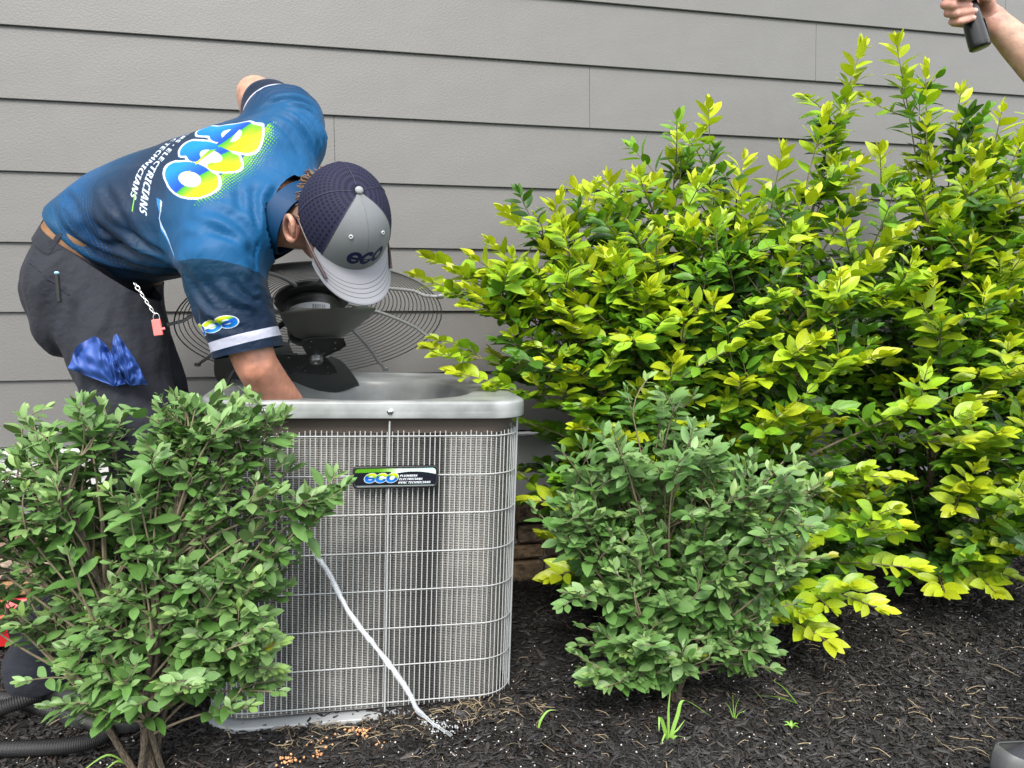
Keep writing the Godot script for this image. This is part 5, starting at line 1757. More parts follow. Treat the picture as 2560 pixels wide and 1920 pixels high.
	# sport shoes: grey shell, dark mesh, yellow flash
	for q in 2:
		var toe: Vector3 = [Vector3(1.214, 0, 1.330), Vector3(1.74, 0, 1.385)][q]
		var d := Vector3(-1, 0, -0.03).normalized() if q == 0 else Vector3(-1, 0, -0.05).normalized()
		var side := Vector3.UP.cross(d)
		var at := func(f: float, y: float, w := 0.0) -> Vector3: return toe - d * f + Vector3.UP * y + side * w
		var sdv := Sdf.new(toe - d * 0.15 - Vector3(0.22, 0.02, 0.12), toe - d * 0.15 + Vector3(0.22, 0.2, 0.12), 0.006)
		sdv.chain([[at.call(0.045, 0.040), side, Vector3.UP, 0.040, 0.026, 0.026], [at.call(0.10, 0.045), side, Vector3.UP, 0.047, 0.034, 0.032], [at.call(0.17, 0.052), side, Vector3.UP, 0.042, 0.046, 0.036], [at.call(0.255, 0.055), side, Vector3.UP, 0.036, 0.05, 0.038]], 0.01)
		sdv.rod([at.call(0.225, 0.08), at.call(0.235, 0.125)], [0.04, 0.042], 0.02)
		var bo := MB.new()
		sdv.surface(bo)
		var dark := mat(lin(0.030, 0.032, 0.042), 0.85)
		bump(dark, noise(0.2, 99, 128, 2), 0.1)
		var shoe := part("shoe", bo, tri_map(dark, Vector3(9, 9, 9)), t)
		var so := MB.new()
		var lp := []
		for e in [[0.052, 0.93], [0.055, 0.985], [0.042, 1.02], [0.026, 1.035], [0.004, 1.02], [0.0, 0.95], [0.0, 0.1]]:
			var row := []
			for k in 40:
				var an := TAU * k / 40.0
				var f := cos(an)
				var w := 0.049 * pow(absf(sin(an)), 0.62) * signf(sin(an)) * (1.0 - 0.16 * maxf(-f, 0.0))
				row.append(at.call(0.148 - 0.148 * f * e[1], e[0] * (1.0 + 0.25 * maxf(f, 0.0)) + 0.003 + 0.012 * pow(maxf(f, 0.0), 3.0), w * e[1]))
			row.reverse()
			lp.append(row)
		so.loft(lp)
		part("sole", so, mat(lin(0.075, 0.078, 0.08), 0.5), shoe)
		var fl2 := MB.new()
		for k in 9:
			var f := k / 8.0
			var an := lerpf(0.50, 1.25, f)
			for j in 2:
				var w := 0.0515 * pow(absf(sin(an)), 0.62) * (1.035 + 0.004)
				fl2.vert(at.call(0.148 - 0.148 * cos(an) * 1.038, (0.010 + (0.026 * sin(f * PI) if j else 0.0)) + 0.012 * pow(cos(an), 3.0), w))
		for k in 8: fl2.quad(k * 2 + 1, k * 2, k * 2 + 2, k * 2 + 3)
		part("flash", fl2, mat(lin(0.80, 0.66, 0.04), 0.45), shoe)
	# the grip in the raised hand
	var g := MB.new()
	g.lathe([Vector2(0.0, 0.155), Vector2(0.017, 0.155), Vector2(0.021, 0.150), Vector2(0.0225, 0.10), Vector2(0.0205, 0.05), Vector2(0.0205, 0.0), Vector2(0.0235, -0.045), Vector2(0.0245, -0.085), Vector2(0.0235, -0.0865), Vector2(0.0240, -0.088), Vector2(0.0238, -0.094), Vector2(0.020, -0.097), Vector2(0.0, -0.097)], 28)
	var gd := Vector3(-0.0429, 0.1675, -0.0278).normalized()
	var gx := gd.cross(Vector3(0, 0, 1)).normalized()
	var gr := thing("grip", "black round handle gripped in the raised hand at the top right", "handle", Vector3(1.5286, 1.640, 0.798))
	gr.basis = Basis(gx, gd, gx.cross(gd))
	part("barrel", g, mat(lin(0.004, 0.004, 0.005), 0.3), gr, false, true)
	var pan := MB.new()
	for k in 7:
		for j in 2:
			var a := lerpf(0.35, 1.05, k / 6.0)
			pan.vert(Vector3(cos(a) * 0.0252, -0.03 - 0.05 * j, sin(a) * 0.0252))
	for k in 6: pan.quad(k * 2, k * 2 + 1, k * 2 + 3, k * 2 + 2)
	part("inlay", pan, mat(lin(0.012, 0.014, 0.022), 0.55), gr, false, true)

func leaf_mesh(wide: float, tip: float, fold: float, droop: float, wavy: float) -> ArrayMesh:   # along +z, one unit long
	var b := MB.new()
	var rows := [0.0, 0.10, 0.26, 0.45, 0.64, 0.82, 0.94, 1.0]
	for i in rows.size():
		var t: float = rows[i]
		var w := wide * pow(sin(PI * pow(t, tip)), 0.85) if t > 0 and t < 1 else 0.004
		var y := -droop * t * t + 0.04 * t
		for j in 5:
			var g := (j - 2) / 2.0
			b.vert(Vector3(g * w, y + fold * absf(g) * w - fold * 0.5 * g * g * w + wavy * sin(t * 9.0 + g * 2.0) * absf(g), t), Vector2(0.5 + g * 0.5, 1.0 - t))
	for i in rows.size() - 1:
		for j in 4:
			var a := i * 5 + j
			b.quad(a, a + 5, a + 6, a + 1)
	return b.mesh()

func leaf_print(vein: float, rib: float, mottled: float) -> ImageTexture:
	var im := Image.create(64, 128, false, Image.FORMAT_RGB8)
	var f := FastNoiseLite.new(); f.seed = 77; f.frequency = 0.06
	for y in 128:
		for x in 64:
			var u := absf(x / 63.0 - 0.5) * 2.0; var t := 1.0 - y / 127.0
			var g := 0.80 + mottled * f.get_noise_2d(x * 1.5, y)
			g += vein * pow(maxf(0.0, cos((t - u * 0.32) * TAU * 6.0)), 8.0) * (1.0 - u)
			var c := Color(g, g, g)
			var r := clampf(1.0 - u / 0.075, 0, 1) * (1.0 - 0.5 * t)
			c = c.lerp(Color(1.0, 1.0, 0.9), r * rib)
			im.set_pixel(x, y, c.clamp())
	im.generate_mipmaps()
	return ImageTexture.create_from_image(im)

class Plant:
	var xf := []        # leaf transforms
	var age := []       # 0 at a shoot tip, 1 old
	var twigs := MB.new()
	var stems := []

func place_leaf(pl: Plant, p: Vector3, dir: Vector3, nrm: Vector3, len: float, wide: float, age: float) -> void:
	var z := dir.normalized()
	var y := (nrm - z * nrm.dot(z)).normalized()
	var x := y.cross(z)
	pl.xf.append(Transform3D(Basis(x * len * wide, y * len, z * len), p))
	pl.age.append(age)

# a leafy shoot: pairs of leaves from the tip back for a length
func shoot(pl: Plant, pts: Array, leafy: float, gap: float, size: float, spread: float, upward: float, old: float, stub := 0.0) -> void:
	var cum := [0.0]
	for k in range(1, pts.size()): cum.append(cum[-1] + (pts[k] as Vector3).distance_to(pts[k - 1]))
	var total: float = cum[-1]
	var s := total - stub
	var n := 0
	var az := rr(0, TAU)
	while s > maxf(0.0, total - leafy - stub):
		var k := 1
		while k < cum.size() - 1 and cum[k] < s: k += 1
		var f: float = (s - cum[k - 1]) / maxf(cum[k] - cum[k - 1], 1e-5)
		var p: Vector3 = (pts[k - 1] as Vector3).lerp(pts[k], f)
		var ax: Vector3 = ((pts[k] as Vector3) - pts[k - 1]).normalized()
		var from_tip := total - stub - s
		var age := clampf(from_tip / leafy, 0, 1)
		var grow := clampf(0.5 + n * 0.16, 0.5, 1.0) * rr(0.72, 1.18) * (1.0 - 0.15 * age)
		var flat := ax.cross(Vector3.UP)
		var side := flat.normalized() if flat.length() > 0.25 else Vector3.RIGHT.rotated(Vector3.UP, az)
		var upright := absf(ax.y)
		side = side.rotated(ax, (PI * 0.5 * (n % 2)) * clampf((upright - 0.45) * 2.2, 0.0, 1.0) + rr(-0.5, 0.5) * (0.5 + upright))
		for q in [-1.0, 1.0]:
			if rng.randf() < 0.05 + 0.25 * pow(age, 3.0): continue
			var lift := deg_to_rad(lerpf(68.0, spread, clampf(n * 0.3, 0.0, 1.0)) + rr(-14, 14))
			var d: Vector3 = side * q * cos(lift) + ax * sin(lift) + Vector3(rr(-0.14, 0.14), rr(-0.14, 0.14) + upward, rr(-0.14, 0.14))
			var ad := ax - d * ax.dot(d)
			var nr := ad * 0.5 + Vector3.UP * 0.75 + Vector3(rr(-0.35, 0.35), rr(-0.2, 0.2), rr(-0.3, 0.3) + 0.34)
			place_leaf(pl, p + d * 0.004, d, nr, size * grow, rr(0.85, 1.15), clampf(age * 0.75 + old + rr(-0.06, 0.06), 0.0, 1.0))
		if n == 0:
			place_leaf(pl, p, ax + Vector3(rr(-0.2, 0.2), 0.1, rr(-0.2, 0.2)), Vector3(rr(-1, 1), 0.6, rr(-1, 1)), size * 0.5, 0.8, clampf(old - 0.03, 0, 1))
		s -= gap * rr(0.8, 1.2) * clampf(0.45 + n * 0.14, 0.45, 1.0)
		n += 1

func bow(a: Vector3, b: Vector3, up: float, steps: int) -> Array:
	var mid := a.lerp(b, 0.5) + Vector3(rr(-0.03, 0.03), up, rr(-0.03, 0.03))
	var out := []
	for k in steps + 1:
		var t := float(k) / steps
		out.append(a.lerp(mid, t).lerp(mid.lerp(b, t), t))
	return out

func finish_plant(pl: Plant, t: Node3D, meshes: Array, ramp: Gradient, base_mat: StandardMaterial3D, twig_mat: Material, bark_mat: Material, shade: float) -> void:
	var cam := Vector3(0, 0.93, 2.49)
	for s in pl.stems: part("stem", s, bark_mat, t)
	part("twigs", pl.twigs, twig_mat, t, true)
	# the leaves that show largest are parts of their own, the rest one mass
	var order := []
	for k in pl.xf.size():
		var x: Transform3D = pl.xf[k]
		var v := cam - x.origin
		var face := absf(x.basis.y.normalized().dot(v.normalized()))
		order.append([x.basis.z.length_squared() * (0.25 + face) / pow(v.length(), 3.5), k])
	order.sort_custom(func(a, b): return a[0] > b[0])
	var own := {}
	var tints := []
	for k in 20:
		var m: StandardMaterial3D = base_mat.duplicate()
		m.vertex_color_use_as_albedo = false
		var c := ramp.sample((k % 10 + 0.5) / 10.0) * (0.85 if k < 10 else 1.12)
		m.albedo_color = Color(c.r, c.g, c.b).linear_to_srgb()
		m.backlight = base_mat.backlight
		tints.append(m)
	for q in mini(298, order.size()):
		var k: int = order[q][1]
		own[k] = true
		var o := MeshInstance3D.new()
		o.name = "leaf"; o.mesh = meshes[k % meshes.size()]
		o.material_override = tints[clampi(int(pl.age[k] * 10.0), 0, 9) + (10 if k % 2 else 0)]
		t.add_child(o, true)
		var x: Transform3D = pl.xf[k]
		x.origin -= t.position
		o.transform = x
	for s in meshes.size():
		var xf := []; var cols := []
		for k in range(s, pl.xf.size(), meshes.size()):
			if own.has(k): continue
			xf.append(pl.xf[k])
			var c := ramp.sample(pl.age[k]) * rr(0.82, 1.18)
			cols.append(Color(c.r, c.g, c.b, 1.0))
		scatter("foliage", meshes[s], base_mat, xf, cols, t)

func ramp_of(list: Array) -> Gradient:
	var g := Gradient.new()
	var off := PackedFloat32Array(); var col := PackedColorArray()
	for e in list: off.append(e[0]); col.append(e[1])
	g.offsets = off; g.colors = col
	return g

func leafy_mat(tex: Texture2D, rough: float, back: float) -> StandardMaterial3D:
	var m := vcol(mat(Color.WHITE, rough))
	m.albedo_texture = tex
	m.backlight_enabled = true; m.backlight = Color(back, back, back * 0.6)
	m.metallic_specular = 0.45
	return m

func privet(label: String, origin: Vector3, tips: Array, spread: Vector3, extra: int) -> void:
	var t := thing("privet_bush", label, "bush", origin, "golden leaved shrubs against the house wall")
	var pl := Plant.new()
	var trunks := []
	for k in 9:
		var b := origin + Vector3(rr(-0.10, 0.10), -0.01, rr(-0.07, 0.07))
		var e := origin + Vector3(rr(-1, 1) * spread.x * 0.45, rr(0.35, 0.6), rr(-0.4, 1.0) * spread.z * 0.4)
		var pts := bow(b, e, 0.06, 8)
		var m := MB.new()
		var r0 := rr(0.009, 0.016)
		var rad := []
		for q in 9: rad.append(lerpf(r0, r0 * 0.6, q / 8.0))
		m.tube(pts, rad, 8, false, true, 1.0)
		pl.stems.append(m)
		trunks.append(pts)
	var goals := tips.duplicate()
	for k in extra:
		var a := rr(0, PI); var e := rr(0.0, 1.0)
		var rad := sqrt(rr(0.15, 1.0))
		goals.append(origin + Vector3(cos(a) * spread.x * rad, lerpf(0.12, spread.y, e) * (1.0 - 0.28 * absf(cos(a))), clampf(sin(a) * spread.z * rad - 0.12, -0.3, 1.0)))
	for gi in goals.size():
		var goal: Vector3 = goals[gi]
		goal.z = maxf(goal.z, 0.06)
		var best: Array = trunks[0]
		var bd := 1e9
		for tk in trunks:
			var d: float = (tk[8] as Vector3).distance_to(goal) + rr(0, 0.25)
			if d < bd: bd = d; best = tk
		var from: Vector3 = best[clampi(int(clampf(goal.y / 0.9, 0.1, 1.0) * 8.0) - rng.randi() % 3, 1, 8)]
		var pts := bow(from, goal, clampf((goal.y - from.y) * 0.15, -0.05, 0.1) + 0.06, 14)
		for q in pts.size(): (pts[q] as Vector3).z = maxf((pts[q] as Vector3).z, 0.03)
		var len := 0.0
		for q in pts.size() - 1: len += (pts[q] as Vector3).distance_to(pts[q + 1])
		var rad := []
		for q in 15: rad.append(lerpf(0.0045, 0.0012, q / 14.0))
		pl.twigs.col = Color.WHITE
		pl.twigs.tube(pts, rad, 6, false, true, 8.0)
		var outer := gi < tips.size()
		shoot(pl, pts, minf(len * 0.85, 0.36 if outer else 0.30), 0.030, 0.072, 28.0, 0.05, 0.0 if outer else rr(0.15, 0.7))
		# side shoots further back along the branch
		var cnt := 6 if outer else 5
		for q in cnt:
			var f := rr(0.30, 0.86)
			var k := clampi(int(f * 14), 1, 13)
			var p: Vector3 = pts[k]
			var ax: Vector3 = (goal - from).normalized()
			var out := Vector3(rr(-1, 1), rr(-0.25, 0.75), rr(-0.5, 1.0)).normalized()
			var e := p + (ax * 0.7 + out).normalized() * rr(0.10, 0.22)
			e.z = maxf(e.z, 0.04); e.y = maxf(e.y, 0.05)
			var sp := bow(p, e, rr(-0.01, 0.02), 6)
			pl.twigs.tube(sp, [0.0022, 0.002, 0.0018, 0.0016, 0.0014, 0.0012, 0.001], 5, false, true, 8.0)
			shoot(pl, sp, 0.25, 0.027, 0.064, 25.0, 0.04, rr(0.4, 0.78) if f < 0.55 or rng.randf() < 0.3 else rr(0.0, 0.22))
	var meshes := [leaf_mesh(0.245, 0.86, 0.45, 0.10, 0.010), leaf_mesh(0.27, 0.9, 0.3, 0.2, 0.014), leaf_mesh(0.225, 0.82, 0.6, 0.04, 0.0)]
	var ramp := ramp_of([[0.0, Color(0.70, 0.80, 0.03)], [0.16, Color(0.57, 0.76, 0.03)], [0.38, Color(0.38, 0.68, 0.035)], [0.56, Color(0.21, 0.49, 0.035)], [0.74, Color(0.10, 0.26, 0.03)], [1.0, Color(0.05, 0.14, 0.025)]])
	finish_plant(pl, t, meshes, ramp, leafy_mat(leaf_print(0.05, 0.12, 0.1), 0.38, 0.8), M.twig, M.bark, 1.0)

func burning_bush(label: String, origin: Vector3, lobes: Array, count: int, trunk_r: float, lean: Vector3) -> void:
	var t := thing("dense_shrub", label, "shrub", origin, "grey green shrubs beside the air conditioner")
	var pl := Plant.new()
	var trunks := []
	var main := []
	for k in 6:
		var lobe: Array = lobes[k % lobes.size()]
		var e: Vector3 = lobe[0] + Vector3(rr(-0.5, 0.5) * lobe[1].x, rr(-0.1, 0.35) * lobe[1].y, rr(-0.6, 0.6) * lobe[1].z)
		var b := origin + Vector3(rr(-1, 1) * trunk_r * 1.6, -0.015, rr(-1, 1) * trunk_r * 1.2)
		var fork := b.lerp(e, 0.35) + Vector3(0, 0.05, 0) + Vector3(rr(-0.02, 0.02), 0, rr(-0.02, 0.02))
		var pts := curve([b, fork, e], 6)
		var m := MB.new()
		var rad := []
		var r0 := trunk_r * rr(0.3, 0.5)
		for q in pts.size(): rad.append(lerpf(r0, 0.004, pow(float(q) / (pts.size() - 1), 0.8)) * rr(0.94, 1.06))
		m.tube(pts, rad, 9, false, true, 1.0)
		pl.stems.append(m)
		trunks.append(pts)
	var stump := MB.new()
	var sr := MB.new()
	sr.tube([origin + Vector3(0, -0.03, 0), origin + Vector3(0.003, 0.03, 0), origin + Vector3(0.0, 0.075, 0.0)] , [trunk_r * 1.0, trunk_r * 0.8, trunk_r * 0.55], 12)
	pl.stems.append(sr)
	var total := 0.0
	for l in lobes: total += l[2]
	for n in count:
		var pick := rr(0, total)
		var lobe: Array = lobes[0]
		for l in lobes:
			pick -= l[2]
			if pick <= 0: lobe = l; break
		var dir := Vector3(rr(-1, 1), rr(-0.75, 1.0), rr(-0.75, 1.0)).normalized()
		var rad := pow(rng.randf(), 0.33)
		var goal: Vector3 = lobe[0] + dir * rad * (lobe[1] as Vector3)
		goal.y = maxf(goal.y, 0.06)
		var tk: Array = trunks[0]
		var bd := 1e9
		for q in trunks:
			var d: float = (q[-1] as Vector3).distance_to(goal) + rr(0, 0.12)
			if d < bd: bd = d; tk = q
		var from: Vector3 = tk[clampi(tk.size() - 2 - rng.randi() % 7, 2, tk.size() - 1)]
		if from.y > goal.y: from = tk[clampi(tk.size() / 2 - rng.randi() % 3, 1, tk.size() - 1)]
		if from.distance_to(goal) > 0.34: from = goal.lerp(from, 0.34 / from.distance_to(goal))
		var pts := bow(from, goal, rr(0.0, 0.03), 6)
		pl.twigs.tube(pts, [0.0028, 0.0025, 0.0022, 0.0019, 0.0017, 0.0015, 0.0013], 5, false, true, 8.0)
		var cut := rng.randf() < 0.38
		shoot(pl, pts, rr(0.07, 0.16), 0.028, rr(0.047, 0.062), 10.0, 0.0, rr(0.12, 0.6) if rng.randf() > 0.025 else 0.0, rr(0.012, 0.03) if cut else 0.0)
		for q in 2:
			var p: Vector3 = pts[2 + rng.randi() % 4]
			var e := p + ((goal - from).normalized() * 0.6 + Vector3(rr(-1, 1), rr(-0.2, 0.8), rr(-0.6, 1))).normalized() * rr(0.04, 0.10)
			var sp := bow(p, e, 0.005, 4)
			pl.twigs.tube(sp, [0.0016, 0.0014, 0.0013, 0.0012, 0.001], 5, false, true, 8.0)
			shoot(pl, sp, 0.09, 0.024, rr(0.034, 0.052), 12.0, 0.0, rr(0.15, 0.6))
	var meshes := [leaf_mesh(0.235, 0.92, 0.25, 0.12, 0.008), leaf_mesh(0.20, 0.85, 0.4, 0.18, 0.012), leaf_mesh(0.26, 1.05, 0.2, 0.06, 0.01)]
	var ramp := ramp_of([[0.0, Color(0.40, 0.42, 0.03)], [0.05, Color(0.20, 0.30, 0.06)], [0.12, Color(0.28, 0.45, 0.115)], [0.35, Color(0.22, 0.37, 0.125)], [0.6, Color(0.155, 0.31, 0.085)], [1.0, Color(0.09, 0.22, 0.04)]])
	finish_plant(pl, t, meshes, ramp, leafy_mat(leaf_print(0.03, 0.30, 0.10), 0.46, 0.4), M.twig, M.bark, 1.0)

func build_shrubs() -> void:
	var a_tips := [Vector3(0.21, 1.00, 0.36), Vector3(0.24, 1.05, 0.37), Vector3(0.35, 1.05, 0.44), Vector3(0.45, 1.17, 0.40), Vector3(0.65, 1.24, 0.39), Vector3(0.76, 1.28, 0.35), Vector3(0.82, 1.28, 0.42), Vector3(0.95, 1.39, 0.39), Vector3(1.04, 1.48, 0.40), Vector3(1.08, 1.31, 0.53), Vector3(1.24, 1.35, 0.46), Vector3(1.50, 1.66, 0.43), Vector3(1.33, 1.44, 0.52), Vector3(1.52, 1.59, 0.39),
		Vector3(0.24, 0.81, 0.44), Vector3(0.29, 0.75, 0.51), Vector3(0.58, 0.76, 0.63), Vector3(0.83, 0.89, 0.72), Vector3(1.11, 0.84, 0.84), Vector3(0.90, 0.94, 0.73), Vector3(0.65, 0.99, 0.62), Vector3(0.50, 0.94, 0.54), Vector3(0.38, 0.95, 0.46), Vector3(0.81, 1.09, 0.59), Vector3(1.07, 1.15, 0.64), Vector3(1.24, 1.21, 0.62), Vector3(1.33, 1.04, 0.77), Vector3(1.22, 0.93, 0.81), Vector3(1.53, 1.02, 0.76),
		Vector3(0.47, 0.42, 0.59), Vector3(0.51, 0.24, 0.67), Vector3(0.68, 0.60, 0.67), Vector3(0.87, 0.69, 0.70), Vector3(1.25, 0.20, 0.94), Vector3(1.13, 0.12, 0.92), Vector3(1.37, 0.28, 0.91), Vector3(1.35, 0.38, 0.89), Vector3(1.34, 0.50, 0.88), Vector3(1.59, 0.69, 0.86), Vector3(1.53, 0.58, 0.86), Vector3(1.30, 0.80, 0.84),
		Vector3(0.30, 1.01, 0.44), Vector3(0.41, 1.09, 0.40), Vector3(0.52, 1.12, 0.42), Vector3(0.59, 1.18, 0.41), Vector3(0.68, 1.18, 0.45), Vector3(0.77, 1.19, 0.47), Vector3(0.86, 1.25, 0.46), Vector3(0.95, 1.26, 0.50), Vector3(1.02, 1.23, 0.52), Vector3(0.43, 0.99, 0.52), Vector3(0.61, 1.04, 0.55), Vector3(0.73, 1.04, 0.58), Vector3(0.54, 1.07, 0.48), Vector3(0.34, 0.96, 0.50),
		Vector3(1.11, 1.04, 0.72), Vector3(1.02, 1.11, 0.64), Vector3(0.90, 1.13, 0.61), Vector3(0.76, 0.97, 0.65), Vector3(0.80, 0.79, 0.73), Vector3(0.70, 0.85, 0.65), Vector3(0.57, 0.87, 0.61), Vector3(0.51, 0.78, 0.61), Vector3(0.96, 0.74, 0.77), Vector3(1.07, 0.67, 0.80), Vector3(0.60, 0.94, 0.58), Vector3(1.38, 1.32, 0.49), Vector3(1.38, 1.21, 0.61), Vector3(1.47, 1.12, 0.69)]
	privet("golden privet nearest the air conditioner, its left shoots reaching over the unit", Vector3(1.02, 0.0, 0.34), a_tips, Vector3(0.62, 1.25, 0.5), 75)
	var b_tips := [Vector3(1.67, 1.71, 0.36), Vector3(1.72, 1.62, 0.43), Vector3(1.82, 1.55, 0.46), Vector3(1.94, 1.50, 0.49), Vector3(1.95, 1.40, 0.56), Vector3(2.14, 1.57, 0.43), Vector3(2.11, 1.34, 0.55), Vector3(1.79, 1.35, 0.58), Vector3(1.69, 1.36, 0.50), Vector3(1.84, 1.23, 0.65), Vector3(1.67, 1.19, 0.62), Vector3(1.71, 0.96, 0.71), Vector3(1.81, 1.05, 0.72), Vector3(1.56, 0.88, 0.73), Vector3(1.77, 0.75, 0.79), Vector3(1.70, 0.59, 0.80), Vector3(1.74, 0.43, 0.87), Vector3(1.76, 0.13, 0.76), Vector3(1.80, 0.26, 0.75), Vector3(1.62, 0.13, 0.73), Vector3(1.86, 0.25, 0.82), Vector3(1.90, 0.62, 0.79), Vector3(2.05, 1.00, 0.68), Vector3(1.71, 0.42, 0.71), Vector3(1.97, 0.50, 0.82), Vector3(1.51, 1.35, 0.52), Vector3(1.68, 1.45, 0.49), Vector3(1.68, 1.09, 0.69), Vector3(1.78, 0.95, 0.72), Vector3(1.60, 1.25, 0.58), Vector3(1.88, 1.45, 0.45), Vector3(1.75, 1.28, 0.60), Vector3(2.02, 1.22, 0.58), Vector3(2.4, 1.3, 0.5), Vector3(2.5, 1.0, 0.6), Vector3(2.4, 0.7, 0.7)]
	privet("golden privet farther right, running out of the picture under the raised arm", Vector3(1.95, 0.0, 0.30), b_tips, Vector3(0.62, 1.4, 0.5), 85)
	burning_bush("grey green shrub in the left foreground, hiding the bending person's legs", Vector3(-0.392, 0.0, 0.895), [
		[Vector3(-0.42, 0.56, 0.88), Vector3(0.20, 0.20, 0.16), 1.0], [Vector3(-0.225, 0.56, 0.955), Vector3(0.155, 0.19, 0.13), 0.9], [Vector3(-0.64, 0.55, 0.82), Vector3(0.18, 0.18, 0.16), 0.9], [Vector3(-0.28, 0.31, 0.96), Vector3(0.20, 0.16, 0.12), 0.85], [Vector3(-0.62, 0.34, 0.84), Vector3(0.13, 0.12, 0.10), 0.2], [Vector3(-0.195, 0.35, 0.975), Vector3(0.09, 0.15, 0.09), 0.4], [Vector3(-0.22, 0.22, 0.97), Vector3(0.11, 0.10, 0.08), 0.25], [Vector3(-0.45, 0.20, 0.92), Vector3(0.10, 0.08, 0.06), 0.14], [Vector3(-0.24, 0.70, 0.93), Vector3(0.10, 0.08, 0.06), 0.2], [Vector3(-0.015, 0.55, 0.985), Vector3(0.05, 0.05, 0.04), 0.1], [Vector3(-0.15, 0.27, 0.97), Vector3(0.06, 0.10, 0.05), 0.2], [Vector3(-0.15, 0.695, 0.94), Vector3(0.13, 0.06, 0.05), 0.26], [Vector3(-0.42, 0.69, 0.88), Vector3(0.12, 0.05, 0.05), 0.16]], 212, 0.020, Vector3.ZERO)
	burning_bush("grey green shrub right of the air conditioner, in front of the golden privet", Vector3(0.755, 0.0, 0.875), [
		[Vector3(0.66, 0.54, 0.93), Vector3(0.24, 0.20, 0.16), 1.0], [Vector3(0.93, 0.47, 0.99), Vector3(0.17, 0.18, 0.14), 0.9], [Vector3(0.52, 0.43, 0.92), Vector3(0.15, 0.15, 0.12), 0.55], [Vector3(0.72, 0.26, 0.95), Vector3(0.22, 0.15, 0.12), 0.8], [Vector3(0.60, 0.14, 0.95), Vector3(0.13, 0.08, 0.08), 0.22], [Vector3(0.86, 0.16, 0.96), Vector3(0.11, 0.10, 0.08), 0.2]], 178, 0.017, Vector3.ZERO)

func blade_strip(m: MB, pts: Array, w: float, side: Vector3) -> void:
	var s := m.v.size()
	for k in pts.size():
		var f := float(k) / (pts.size() - 1)
		var ww := w * (1.0 - pow(f, 2.2)) * (0.6 + 0.4 * minf(1.0, f * 4.0)) + 0.0002
		m.vert(pts[k] - side * ww, Vector2(0, f)); m.vert(pts[k] + Vector3(0, -ww * 0.5, 0), Vector2(0.5, f)); m.vert(pts[k] + side * ww, Vector2(1, f))
	for k in pts.size() - 1:
		for j in 2:
			var a := s + k * 3 + j
			m.quad(a, a + 1, a + 4, a + 3)

